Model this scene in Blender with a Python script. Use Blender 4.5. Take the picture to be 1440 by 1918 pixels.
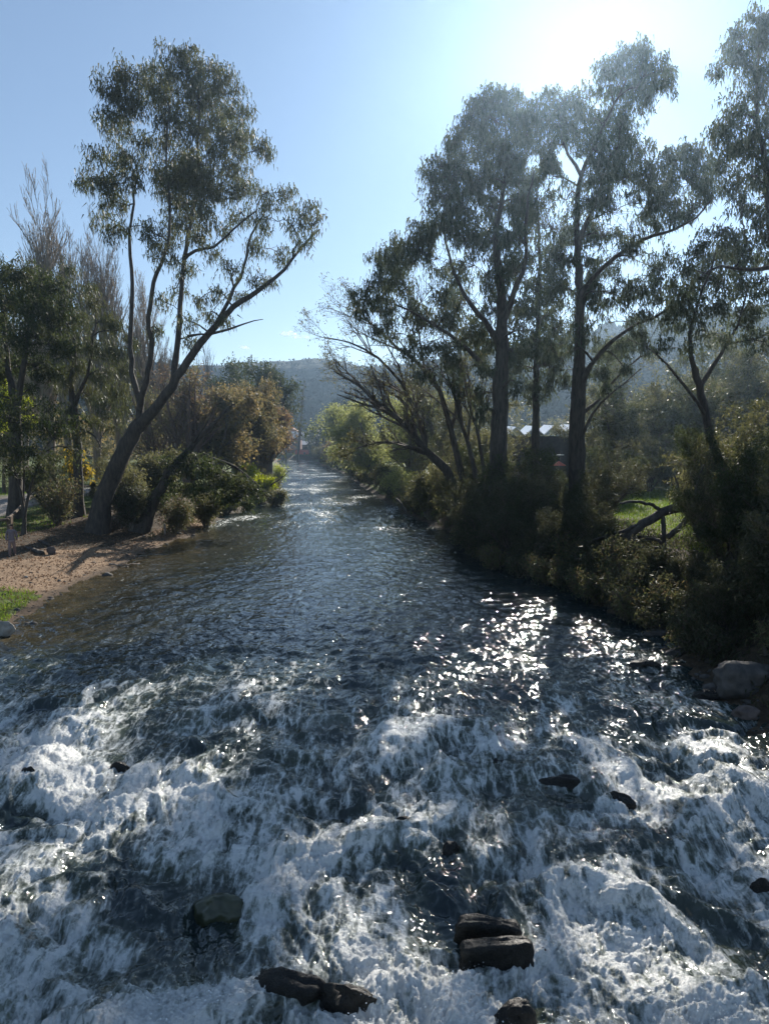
import bpy, bmesh, math, random
import numpy as np
from mathutils import Vector, Matrix

for _o in list(bpy.data.objects):
    bpy.data.objects.remove(_o)
S = bpy.context.scene
COL = S.collection
rng = np.random.default_rng(11)
random.seed(5)

# ------------------------------------------------------------------ camera
F, CX, CY = 1330.0, 720.0, 959.0
CAMZ = 6.5
PITCH = math.radians(5.41)
cam_d = bpy.data.cameras.new('camera'); cam = bpy.data.objects.new('camera', cam_d); COL.objects.link(cam)
cam_d.sensor_fit = 'VERTICAL'; cam_d.sensor_height = 24; cam_d.sensor_width = 24
cam_d.lens = 24 * F / 1918.0
cam_d.clip_start = 0.1; cam_d.clip_end = 12000
cam.location = (0, 0, CAMZ); cam.rotation_euler = (math.pi / 2 - PITCH, 0, 0)
S.camera = cam

# ------------------------------------------------------------------ world, sun, exposure
SUN_EL, SUN_AZ = math.radians(28.1), math.radians(15.9)       # azimuth clockwise from +Y
W = bpy.data.worlds.new('World'); S.world = W; W.use_nodes = True
nt = W.node_tree; nt.nodes.clear()
sky = nt.nodes.new('ShaderNodeTexSky'); sky.sky_type = 'NISHITA'; sky.sun_disc = False
sky.sun_elevation = SUN_EL; sky.sun_rotation = SUN_AZ
sky.altitude = 800; sky.air_density = 1.0; sky.dust_density = 0.0; sky.ozone_density = 3.0
bg = nt.nodes.new('ShaderNodeBackground'); bg.inputs['Strength'].default_value = 0.125
out = nt.nodes.new('ShaderNodeOutputWorld')
gm_ = nt.nodes.new('ShaderNodeGamma'); gm_.inputs[1].default_value = 0.74
nt.links.new(sky.outputs[0], gm_.inputs[0]); nt.links.new(gm_.outputs[0], bg.inputs[0]); nt.links.new(bg.outputs[0], out.inputs[0])
sun_dir = Vector((math.sin(SUN_AZ) * math.cos(SUN_EL), math.cos(SUN_AZ) * math.cos(SUN_EL), math.sin(SUN_EL)))
sl = bpy.data.lights.new('sun', 'SUN'); sl.energy = 5.0; sl.angle = math.radians(0.53); sl.color = (1.0, 0.93, 0.83)
sun = bpy.data.objects.new('sun', sl); COL.objects.link(sun)
sun.rotation_euler = sun_dir.to_track_quat('Z', 'Y').to_euler()
sun.location = (30, 60, 80)
S.view_settings.view_transform = 'Standard'; S.view_settings.look = 'None'
S.view_settings.exposure = 0.76; S.view_settings.gamma = 1.0; S.view_settings.use_curve_mapping = False
S.render.engine = 'CYCLES'
cy = S.cycles
cy.max_bounces = 5; cy.diffuse_bounces = 2; cy.glossy_bounces = 2; cy.transmission_bounces = 3
cy.transparent_max_bounces = 6; cy.volume_bounces = 0
cy.use_denoising = True; cy.sample_clamp_indirect = 4.0; cy.sample_clamp_direct = 0.0
cy.caustics_reflective = False; cy.caustics_refractive = False
HAZE_DENSITY = 0.00036

# ------------------------------------------------------------------ pixel helpers (1440 x 1918 photo -> world)
cp, sp = math.cos(PITCH), math.sin(PITCH)
def ray(px, py):
    a = (np.asarray(px, float) - CX) / F; b = (CY - np.asarray(py, float)) / F
    return a, cp + b * sp, -sp + b * cp
def at_z(px, py, z=0.0):
    a, fy, fz = ray(px, py); t = (z - CAMZ) / fz
    return a * t, fy * t
def at_Y(px, py, Y):
    a, fy, fz = ray(px, py); t = Y / fy
    return np.array([a * t, Y, CAMZ + fz * t])
def to_px(x, y, z):
    d = z - CAMZ
    f = y * cp - d * sp; u = y * sp + d * cp
    return CX + F * x / f, CY - F * u / f
def sm(a, b, x):
    t = np.clip((x - a) / (b - a), 0, 1); return t * t * (3 - 2 * t)

# ------------------------------------------------------------------ numpy noise
_G = np.random.default_rng(3)
_perm = _G.permutation(256); _perm = np.concatenate([_perm, _perm, _perm])
_g2 = _G.normal(size=(256, 2)); _g2 /= np.linalg.norm(_g2, axis=1)[:, None]
_g3 = _G.normal(size=(256, 3)); _g3 /= np.linalg.norm(_g3, axis=1)[:, None]
def perlin(x, y):
    xi = np.floor(x).astype(int); yi = np.floor(y).astype(int)
    fx = x - xi; fy = y - yi
    u = fx ** 3 * (fx * (fx * 6 - 15) + 10); v = fy ** 3 * (fy * (fy * 6 - 15) + 10)
    def g(ix, iy, dx, dy):
        h = _perm[(_perm[ix & 255] + iy) & 255]; q = _g2[h]
        return q[..., 0] * dx + q[..., 1] * dy
    a = g(xi, yi, fx, fy); b = g(xi + 1, yi, fx - 1, fy)
    c = g(xi, yi + 1, fx, fy - 1); d = g(xi + 1, yi + 1, fx - 1, fy - 1)
    return ((a + (b - a) * u) * (1 - v) + (c + (d - c) * u) * v) * 1.5
def fbm(x, y, o=4, lac=2.03, gain=0.5):
    s = 0; a = 1.0
    for i in range(o):
        s = s + a * perlin(x + 17.3 * i, y - 9.1 * i); x = x * lac; y = y * lac; a *= gain
    return s
def perlin3(p):
    i = np.floor(p).astype(int); f = p - i; w = f ** 3 * (f * (f * 6 - 15) + 10)
    r = 0
    for dx in (0, 1):
        for dy in (0, 1):
            for dz in (0, 1):
                h = _perm[(_perm[(_perm[(i[:, 0] + dx) & 255] + i[:, 1] + dy) & 255] + i[:, 2] + dz) & 255]
                g = _g3[h]
                d = g[:, 0] * (f[:, 0] - dx) + g[:, 1] * (f[:, 1] - dy) + g[:, 2] * (f[:, 2] - dz)
                wt = (w[:, 0] if dx else 1 - w[:, 0]) * (w[:, 1] if dy else 1 - w[:, 1]) * (w[:, 2] if dz else 1 - w[:, 2])
                r = r + d * wt
    return r * 1.5
def fbm3(p, o=4):
    s = 0; a = 1
    for k in range(o):
        s = s + a * perlin3(p + 5.7 * k); p = p * 2.1; a *= .5
    return s

# ------------------------------------------------------------------ object helpers
def np_mesh(name, V, faces_list, smooth=True):
    """faces_list: list of (M,k) int arrays"""
    me = bpy.data.meshes.new(name)
    V = np.asarray(V, np.float32).reshape(-1, 3)
    me.vertices.add(len(V)); me.vertices.foreach_set('co', V.ravel())
    fl = [np.asarray(f, np.int32) for f in faces_list if len(f)]
    nl = sum(f.size for f in fl); nf = sum(len(f) for f in fl)
    me.loops.add(nl); me.polygons.add(nf)
    me.loops.foreach_set('vertex_index', np.concatenate([f.ravel() for f in fl]))
    tot = np.concatenate([np.full(len(f), f.shape[1], np.int32) for f in fl])
    st = np.concatenate([[0], np.cumsum(tot)[:-1]]).astype(np.int32)
    me.polygons.foreach_set('loop_start', st); me.polygons.foreach_set('loop_total', tot)
    me.polygons.foreach_set('use_smooth', np.full(nf, smooth, bool))
    me.update(calc_edges=True)
    return me
def link(name, me, mat=None, parent=None, **props):
    o = bpy.data.objects.new(name, me); COL.objects.link(o)
    if mat is not None and me is not None:
        me.materials.clear(); me.materials.append(mat)
    if parent is not None: o.parent = parent
    for k, v in props.items(): o[k] = v
    return o
def thing(name, label, cat, loc=(0, 0, 0), rz=0.0, group=None):
    o = bpy.data.objects.new(name, None); COL.objects.link(o)
    o.location = loc; o.rotation_euler = (0, 0, rz); o['label'] = label; o['category'] = cat
    o.empty_display_size = 0.3
    if group: o['group'] = group
    return o
def copy_tree(o, parent=None):
    c = o.copy(); COL.objects.link(c); c.parent = parent
    for ch in list(o.children): copy_tree(ch, c)
    return c
def attr(me, name, vals):
    a = me.attributes.new(name, 'FLOAT', 'POINT'); a.data.foreach_set('value', np.asarray(vals, np.float32).ravel())

class MB:
    def __init__(s): s.V = []; s.Q = []; s.T = []; s.n = 0
    def add(s, V, Q=None, T=None):
        V = np.asarray(V, float).reshape(-1, 3)
        if Q is not None and len(Q): s.Q.append(np.asarray(Q) + s.n)
        if T is not None and len(T): s.T.append(np.asarray(T) + s.n)
        s.V.append(V); s.n += len(V)
    def mesh(s, name, smooth=True):
        V = np.concatenate(s.V)
        fl = []
        if s.Q: fl.append(np.concatenate(s.Q))
        if s.T: fl.append(np.concatenate(s.T))
        return np_mesh(name, V, fl, smooth)
    def box(s, c, d, rz=0.0, jit=0.0):
        x, y, z = [q / 2 for q in d]
        v = np.array([[-x, -y, -z], [x, -y, -z], [x, y, -z], [-x, y, -z], [-x, -y, z], [x, -y, z], [x, y, z], [-x, y, z]])
        if jit: v = v + rng.normal(0, jit, v.shape)
        ca, sa = math.cos(rz), math.sin(rz)
        v = np.stack([v[:, 0] * ca - v[:, 1] * sa, v[:, 0] * sa + v[:, 1] * ca, v[:, 2]], 1) + np.array(c)
        s.add(v, [[0, 3, 2, 1], [4, 5, 6, 7], [0, 1, 5, 4], [1, 2, 6, 5], [2, 3, 7, 6], [3, 0, 4, 7]])
    def tubes(s, P, R, k=6, bark=0.0):
        P = np.asarray(P, float); R = np.asarray(R, float)
        if P.ndim == 2: P = P[None]; R = R[None]
        M, N, _ = P.shape
        if M == 0: return
        T = np.empty_like(P); T[:, 1:-1] = P[:, 2:] - P[:, :-2]; T[:, 0] = P[:, 1] - P[:, 0]; T[:, -1] = P[:, -1] - P[:, -2]
        T /= np.linalg.norm(T, axis=2)[..., None] + 1e-9
        md = P[:, -1] - P[:, 0]
        ref = np.zeros((M, 3)); ax = np.argmin(np.abs(md), axis=1); ref[np.arange(M), ax] = 1
        U = np.cross(T, ref[:, None, :]); U /= np.linalg.norm(U, axis=2)[..., None] + 1e-9
        Vv = np.cross(T, U)
        a = np.arange(k) * 2 * np.pi / k
        ring = U[:, :, None, :] * np.cos(a)[None, None, :, None] + Vv[:, :, None, :] * np.sin(a)[None, None, :, None]
        rr = R[:, :, None, None]
        if bark:
            rr = rr * (1 + bark * rng.normal(size=(M, N, k, 1)))
        X = P[:, :, None, :] + ring * rr
        idx = np.arange(M * N * k).reshape(M, N, k)
        a0 = idx[:, :-1]; a1 = idx[:, 1:]
        Q = np.stack([a0, np.roll(a0, -1, 2), np.roll(a1, -1, 2), a1], -1).reshape(-1, 4)
        s.add(X.reshape(-1, 3), Q)

def resample(pts, rs, n):
    """Catmull-Rom through pts, n points out"""
    P = np.asarray(pts, float); R = np.asarray(rs, float)
    E = np.vstack([2 * P[0] - P[1], P, 2 * P[-1] - P[-2]])
    m = len(P) - 1; t = np.linspace(0, m - 1e-6, n); i = t.astype(int); f = (t - i)[:, None]
    p0, p1, p2, p3 = E[i], E[i + 1], E[i + 2], E[i + 3]
    q = .5 * (2 * p1 + (p2 - p0) * f + (2 * p0 - 5 * p1 + 4 * p2 - p3) * f ** 2 + (3 * p1 - p0 - 3 * p2 + p3) * f ** 3)
    return q, np.interp(t, np.arange(m + 1), R)

def leaves(mb, C, L, Wd, down=0.8, rnd=0.6, lj=0.35):
    """hanging narrow leaf triangles at centres C"""
    n = len(C)
    if n == 0: return
    D = np.stack([rng.normal(0, rnd, n), rng.normal(0, rnd, n), -down + rng.normal(0, rnd, n)], 1)
    D /= np.linalg.norm(D, axis=1)[:, None] + 1e-9
    A = rng.normal(size=(n, 3)); A -= D * (A * D).sum(1)[:, None]; A /= np.linalg.norm(A, axis=1)[:, None] + 1e-9
    l = L * (1 + lj * rng.uniform(-1, 1, n))[:, None]; w = Wd * (1 + lj * rng.uniform(-1, 1, n))[:, None] / 2
    V = np.stack([C - A * w, C + A * w, C + D * l], 1).reshape(-1, 3)
    mb.add(V, None, np.arange(3 * n).reshape(n, 3))

def children(P, R, k, tmin, tmax, spread, lratio, up, n, rr=.6, wob=.12, tip=.3, lenj=.3, curl=0.0):
    M, N, _ = P.shape
    t = rng.uniform(tmin, tmax, (M, k)) * (N - 1.001)
    i = t.astype(int); f = (t - i)[..., None]; m = np.arange(M)[:, None]
    pos = P[m, i] * (1 - f) + P[m, i + 1] * f
    tan = P[m, i + 1] - P[m, i]; tan /= np.linalg.norm(tan, axis=2)[..., None] + 1e-9
    rad = R[m, i] * (1 - f[..., 0]) + R[m, i + 1] * f[..., 0]
    L = np.linalg.norm(np.diff(P, axis=1), axis=2).sum(1)[:, None]
    ln = L * lratio * (1.15 - .6 * t / (N - 1)) * (1 + lenj * rng.uniform(-1, 1, (M, k)))
    a = rng.normal(size=(M, k, 3)); a -= tan * (a * tan).sum(2)[..., None]; a /= np.linalg.norm(a, axis=2)[..., None] + 1e-9
    sp_ = spread * (1 + .3 * rng.uniform(-1, 1, (M, k, 1)))
    D = tan * np.cos(sp_) + a * np.sin(sp_); D[..., 2] += up
    D /= np.linalg.norm(D, axis=2)[..., None]
    D = D.reshape(-1, 3); pos = pos.reshape(-1, 3); ln = ln.reshape(-1, 1); rad = rad.reshape(-1)
    pts = [pos]; d = D
    for j in range(1, n):
        d = d + rng.normal(0, wob, d.shape); d[:, 2] += curl
        d = d / np.linalg.norm(d, axis=1)[:, None]
        pts.append(pts[-1] + d * ln / (n - 1))
    Pc = np.stack(pts, 1)
    r0 = np.minimum(rad * rr, ln[:, 0] * .03 + .004)
    Rc = r0[:, None] * np.linspace(1, tip, n)[None]
    return Pc, Rc

# ------------------------------------------------------------------ material helpers
def newmat(name):
    m = bpy.data.materials.new(name); m.use_nodes = True
    n = m.node_tree; n.nodes.clear()
    o = n.nodes.new('ShaderNodeOutputMaterial')
    return m, n, o
def N(nt, t, **kw):
    n = nt.nodes.new(t)
    for k, v in kw.items():
        if k in n.inputs: n.inputs[k].default_value = v
        else: setattr(n, k, v)
    return n
def ramp(nt, src, stops, interp='LINEAR'):
    r = nt.nodes.new('ShaderNodeValToRGB'); cr = r.color_ramp; cr.interpolation = interp
    while len(cr.elements) < len(stops): cr.elements.new(.5)
    for e, (p, c) in zip(cr.elements, stops):
        e.position = p; e.color = (*c, 1) if len(c) == 3 else c
    nt.links.new(src, r.inputs[0]); return r.outputs[0]
def mth(nt, op, a, b=None, c=None, clamp=False):
    m = nt.nodes.new('ShaderNodeMath'); m.operation = op; m.use_clamp = clamp
    for i, v in enumerate((a, b, c)):
        if v is None: continue
        if isinstance(v, (int, float)): m.inputs[i].default_value = v
        else: nt.links.new(v, m.inputs[i])
    return m.outputs[0]
def mixc(nt, f, a, b):
    m = nt.nodes.new('ShaderNodeMix'); m.data_type = 'RGBA'
    for i, v in ((0, f), (6, a), (7, b)):
        if isinstance(v, (int, float)): m.inputs[i].default_value = v
        elif isinstance(v, tuple): m.inputs[i].default_value = (*v, 1)
        else: nt.links.new(v, m.inputs[i])
    return m.outputs[2]
def noise(nt, scale, detail=4, rough=.55, vec=None, dist=0.0):
    n = nt.nodes.new('ShaderNodeTexNoise'); n.inputs['Scale'].default_value = scale
    n.inputs['Detail'].default_value = detail; n.inputs['Roughness'].default_value = rough
    n.inputs['Distortion'].default_value = dist
    if vec is not None: nt.links.new(vec, n.inputs['Vector'])
    return n.outputs['Fac']
def geo_pos(nt, scale=None):
    g = nt.nodes.new('ShaderNodeNewGeometry')
    if scale is None: return g.outputs['Position']
    m = nt.nodes.new('ShaderNodeMapping'); m.inputs['Scale'].default_value = scale
    nt.links.new(g.outputs['Position'], m.inputs[0]); return m.outputs[0]
def obj_pos(nt, scale=None):
    g = nt.nodes.new('ShaderNodeTexCoord')
    if scale is None: return g.outputs['Object']
    m = nt.nodes.new('ShaderNodeMapping'); m.inputs['Scale'].default_value = scale
    nt.links.new(g.outputs['Object'], m.inputs[0]); return m.outputs[0]
def bump(nt, h, strength, dist, normal=None):
    b = nt.nodes.new('ShaderNodeBump'); b.inputs['Strength'].default_value = strength; b.inputs['Distance'].default_value = dist
    nt.links.new(h, b.inputs['Height'])
    if normal is not None: nt.links.new(normal, b.inputs['Normal'])
    return b.outputs[0]

def leaf_mat(name, cols, transl=.35, rough=.45, spec=.5, patch=None):
    """cols: list of colours picked leaf by leaf; patch: colour of larger clumps mixed in"""
    m, nt, o = newmat(name)
    g = nt.nodes.new('ShaderNodeNewGeometry')
    n = len(cols)
    c = ramp(nt, g.outputs['Random Per Island'], [(i / max(1, n - 1), k) for i, k in enumerate(cols)])
    if patch:
        c = mixc(nt, ramp(nt, noise(nt, .35, 2, .5, obj_pos(nt)), [(.45, (0, 0, 0)), (.62, (1, 1, 1))]), c, patch)
    p = N(nt, 'ShaderNodeBsdfPrincipled', Roughness=rough); p.inputs['Specular IOR Level'].default_value = spec
    nt.links.new(c, p.inputs['Base Color'])
    t = nt.nodes.new('ShaderNodeBsdfTranslucent')
    hs = N(nt, 'ShaderNodeHueSaturation', Saturation=1.15, Value=1.6); hs.inputs['Hue'].default_value = .49
    nt.links.new(c, hs.inputs['Color']); nt.links.new(hs.outputs[0], t.inputs['Color'])
    mx = nt.nodes.new('ShaderNodeMixShader'); mx.inputs[0].default_value = transl
    nt.links.new(p.outputs[0], mx.inputs[1]); nt.links.new(t.outputs[0], mx.inputs[2])
    nt.links.new(mx.outputs[0], o.inputs['Surface'])
    return m
def bark_mat(name, a, b, rough=.85):
    m, nt, o = newmat(name)
    v = obj_pos(nt, (1, 1, .22))
    f = noise(nt, 6, 5, .6, v)
    c = ramp(nt, f, [(.35, a), (.65, b)])
    p = N(nt, 'ShaderNodeBsdfPrincipled', Roughness=rough)
    nt.links.new(c, p.inputs['Base Color']); nt.links.new(bump(nt, f, .6, .05), p.inputs['Normal'])
    nt.links.new(p.outputs[0], o.inputs['Surface']); return m
def plain_mat(name, a, b=None, scale=8, rough=.7, bmp=.2, spec=.5, metal=0.0):
    m, nt, o = newmat(name); b = b or tuple(q * .75 for q in a)
    f = noise(nt, scale, 5, .6, obj_pos(nt))
    p = N(nt, 'ShaderNodeBsdfPrincipled', Roughness=rough, Metallic=metal); p.inputs['Specular IOR Level'].default_value = spec
    nt.links.new(ramp(nt, f, [(.35, a), (.65, b)]), p.inputs['Base Color'])
    nt.links.new(bump(nt, f, bmp, .03), p.inputs['Normal'])
    nt.links.new(p.outputs[0], o.inputs['Surface']); return m

M = {}
M['gum'] = leaf_mat('gum_leaf', [(.035, .045, .022), (.06, .075, .03), (.085, .095, .045), (.11, .105, .065)], .42, .55, .35, (.065, .07, .032))
M['gum_right'] = leaf_mat('gum_leaf_bluish', [(.04, .052, .034), (.06, .075, .044), (.09, .1, .062)], .42, .55, .35)
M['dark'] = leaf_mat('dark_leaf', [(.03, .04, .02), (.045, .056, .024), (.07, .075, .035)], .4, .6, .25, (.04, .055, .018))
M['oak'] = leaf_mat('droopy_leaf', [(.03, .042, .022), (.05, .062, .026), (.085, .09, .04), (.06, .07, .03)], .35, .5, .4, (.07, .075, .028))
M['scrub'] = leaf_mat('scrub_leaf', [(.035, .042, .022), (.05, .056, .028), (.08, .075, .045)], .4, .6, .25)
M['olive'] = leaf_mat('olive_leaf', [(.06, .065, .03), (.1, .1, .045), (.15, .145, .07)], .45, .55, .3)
M['willow'] = leaf_mat('willow_leaf', [(.15, .17, .06), (.2, .22, .08), (.27, .28, .13)], .55, .55, .3)
M['lime'] = leaf_mat('lime_leaf', [(.16, .2, .02), (.22, .27, .03), (.3, .33, .06)], .5, .5, .4)
M['autumn'] = leaf_mat('autumn_leaf', [(.12, .105, .05), (.18, .15, .07), (.25, .195, .10), (.1, .1, .045)], .45, .6, .25, (.1, .1, .05))
M['russet'] = leaf_mat('russet_leaf', [(.13, .09, .055), (.19, .135, .085), (.11, .1, .055)], .4, .6, .25)
M['yellow'] = leaf_mat('yellow_leaf', [(.2, .16, .035), (.27, .21, .05), (.13, .13, .04)], .5, .55, .3)
M['grass'] = leaf_mat('grass_blade', [(.07, .12, .02), (.11, .17, .03), (.17, .2, .06)], .45, .5, .3)
M['weed'] = leaf_mat('weed_leaf', [(.06, .08, .03), (.1, .11, .05), (.14, .12, .06), (.09, .07, .04)], .35, .6, .3)
M['litter'] = leaf_mat('leaf_litter', [(.14, .085, .045), (.2, .13, .08), (.28, .2, .13), (.1, .06, .035)], .15, .7, .2)
M['bark'] = bark_mat('dark_bark', (.03, .024, .02), (.085, .07, .055))
M['bark_grey'] = bark_mat('grey_bark', (.1, .085, .075), (.2, .175, .15))
M['bark_pale'] = bark_mat('pale_bark', (.14, .11, .085), (.26, .21, .17))
M['twig'] = bark_mat('twig_bark', (.07, .055, .045), (.13, .1, .08))
M['twig_red'] = bark_mat('red_brown_twig', (.1, .065, .05), (.16, .11, .085))

# ------------------------------------------------------------------ river outline and terrain
LEFT_PX = [(0, 1200), (45, 1150), (105, 1112), (165, 1085), (215, 1062), (262, 1040), (330, 1012), (395, 985), (425, 965), (470, 948),
           (532, 938), (512, 915), (500, 900), (522, 890), (534, 880), (524, 871), (515, 863)]
RIGHT_PX = [(1440, 1352), (1350, 1302), (1300, 1255), (1245, 1200), (1170, 1152), (1075, 1102), (985, 1070), (905, 1035), (850, 1000),
            (765, 965), (700, 925), (668, 905), (655, 891), (610, 874), (585, 864)]
lw = np.array([at_z(*p) for p in LEFT_PX]); rw = np.array([at_z(*p) for p in RIGHT_PX])
lw = np.vstack([[-15.5, -40], [-15.5, 8], lw, [lw[-1, 0] - 4, 420]]); rw = np.vstack([[12.5, -40], [12.0, 6], rw, [rw[-1, 0] + 2, 420]])
lw = lw[np.argsort(lw[:, 1])]; rw = rw[np.argsort(rw[:, 1])]
def Lx(y): return np.interp(y, lw[:, 1], lw[:, 0])
def Rx(y): return np.interp(y, rw[:, 1], rw[:, 0])
YEND = float(at_z(720, 861)[1])
def terrain_z(x, y):
    x = np.asarray(x, float); y = np.asarray(y, float)
    wob = .5 * perlin(y * .35, x * 0 + 3.3) + .25 * perlin(y * 1.1, x * 0 + 7.7)
    k = sm(200, 60, y)
    dl = Lx(y) - x + wob * k; dr = x - Rx(y) + wob * .8 * k; de = y - YEND
    # left: a gentle beach near the camera, steeper farther away
    g = sm(62, 48, y)
    hl = np.where(dl > 0, (g * (.075 * np.minimum(dl, 7) + .5 * sm(5, 13, dl)) + (1 - g) * (1.3 * sm(0, 4, dl) + .1 * np.minimum(dl, 4)))
                  + .5 * sm(10, 60, dl), 0)
    hr = np.where(dr > 0, 1.1 * sm(-.3, 3.0, dr) + .5 * sm(3, 12, dr) + .5 * sm(20, 60, dr), 0)
    he = np.where(de > 0, 2.2 * sm(0, 6, de) + .01 * np.maximum(de, 0), 0)
    bank = np.maximum(np.maximum(hl, hr), he)
    inside = np.minimum(np.minimum(-dl, -dr), -de)
    depth = -(.12 * np.minimum(inside, 3) + .9 * sm(2, 6, inside))
    rough = .06 * fbm(x * .8, y * .8, 3) + .1 * fbm(x * .15, y * .15, 2)
    far = np.maximum(0, np.abs(x - 5) - 90) * .03
    h = np.where(inside > 0, depth, bank + rough * sm(0, 2.0, -inside) + far)
    # the bed and banks follow the drop of the rapids
    return h - .6 * sm(21, 8, y) * (inside > -4)
def tz(x, y): return float(terrain_z(np.array([x]), np.array([y]))[0])

def axis(stops):
    out = []
    for (a, b, st) in stops: out.append(np.arange(a, b, st))
    return np.concatenate(out)
gx = axis([(-1600, -300, 100), (-300, -80, 10), (-80, -32, 1.6), (-32, 30, .45), (30, 80, 1.6), (80, 300, 10), (300, 1601, 100)])
gy = axis([(-400, -10, 30), (-10, 12, 1.2), (12, 62, .42), (62, 110, .8), (110, 200, 2.5), (200, 420, 7), (420, 1700, 80)])
X, Y = np.meshgrid(gx, gy); Z = terrain_z(X, Y)
ny, nx = X.shape
idx = np.arange(nx * ny).reshape(ny, nx)
Q = np.stack([idx[:-1, :-1], idx[:-1, 1:], idx[1:, 1:], idx[1:, :-1]], -1).reshape(-1, 4)
me = np_mesh('ground', np.stack([X, Y, Z], -1), [Q])
x_, y_ = X.ravel(), Y.ravel()
dl_ = Lx(y_) - x_; dr_ = x_ - Rx(y_)
sand = sm(-1, .3, dl_) * sm(6.4, 4.6, dl_ + 4 * sm(39, 47, y_) + 1.2 * perlin(x_ * .3, y_ * .3)) * sm(55, 49, y_) * (y_ > 15) \
     + .8 * sm(.05, .5, dl_) * sm(3.4, 1.5, dl_) * sm(45, 50, y_) * sm(66, 60, y_)
path = sm(14, 15, dl_) * sm(21, 20, dl_) * sm(24, 30, y_) * sm(90, 80, y_)
gp_ = sm(31, 30.2, y_ + .7 * perlin(x_ * .6, y_ * .6)) * sm(-.488, -.5, x_ / y_.clip(1)) * (y_ > 2) * sm(.15, .6, dl_)
sand = sand * (1 - gp_)
gr = sm(8.5, 10.5, dl_) * (1 - path) * .7 + gp_
gr = np.maximum(gr, sm(9, 13, dr_) * sm(34, 40, y_) * .95)
gr = np.maximum(gr, sm(3, 10, y_ - YEND) * .9); gr = np.maximum(gr, .8 * sm(.1, 1, dr_) * sm(55, 66, y_)); gr = np.maximum(gr, .7 * sm(.1, 1, dl_) * sm(66, 76, y_))
attr(me, 'sand', np.clip(sand, 0, 1)); attr(me, 'damp', np.clip(.85 * sm(.9, .1, dl_ + .3 * perlin(x_ * 1.3, y_ * 1.3)), 0, 1)); attr(me, 'path', np.clip(path, 0, 1)); attr(me, 'grassy', np.clip(gr, 0, 1))
m, nt, o = newmat('ground_soil')
pos = geo_pos(nt)
n1 = noise(nt, 3.0, 8, .65, pos); n2 = noise(nt, .6, 4, .6, pos); n3 = noise(nt, 22, 5, .7, pos)
litter = ramp(nt, n1, [(.3, (.035, .026, .018)), (.5, (.07, .052, .034)), (.68, (.12, .09, .058))])
sandc = ramp(nt, n3, [(.3, (.17, .11, .065)), (.5, (.28, .19, .12)), (.7, (.40, .29, .19))])
sandc = mixc(nt, ramp(nt, n1, [(.45, (0, 0, 0)), (.7, (.6, .6, .6))]), sandc, (.17, .11, .065))
grc = ramp(nt, n2, [(.35, (.05, .075, .018)), (.55, (.085, .12, .025)), (.7, (.14, .14, .05))])
pathc = ramp(nt, n1, [(.3, (.24, .22, .2)), (.7, (.33, .3, .27))])
def A(nt, name):
    a = nt.nodes.new('ShaderNodeAttribute'); a.attribute_name = name; return a.outputs['Fac']
def edge(fac, n): return ramp(nt, mth(nt, 'ADD', fac, mth(nt, 'MULTIPLY', mth(nt, 'SUBTRACT', n, .5), 1.1)), [(.4, (0, 0, 0)), (.6, (1, 1, 1))])
c = mixc(nt, edge(A(nt, 'grassy'), n1), litter, grc)
sandc = mixc(nt, A(nt, 'damp'), sandc, (.06, .042, .028))
c = mixc(nt, edge(A(nt, 'sand'), n1), c, sandc)
c = mixc(nt, A(nt, 'path'), c, pathc)
p = N(nt, 'ShaderNodeBsdfPrincipled', Roughness=.9); p.inputs['Specular IOR Level'].default_value = .2
nt.links.new(c, p.inputs['Base Color']); nt.links.new(bump(nt, n3, .8, .05, bump(nt, n1, .8, .15)), p.inputs['Normal'])
nt.links.new(p.outputs[0], o.inputs['Surface'])
link('ground', me, m, kind='structure')

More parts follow.
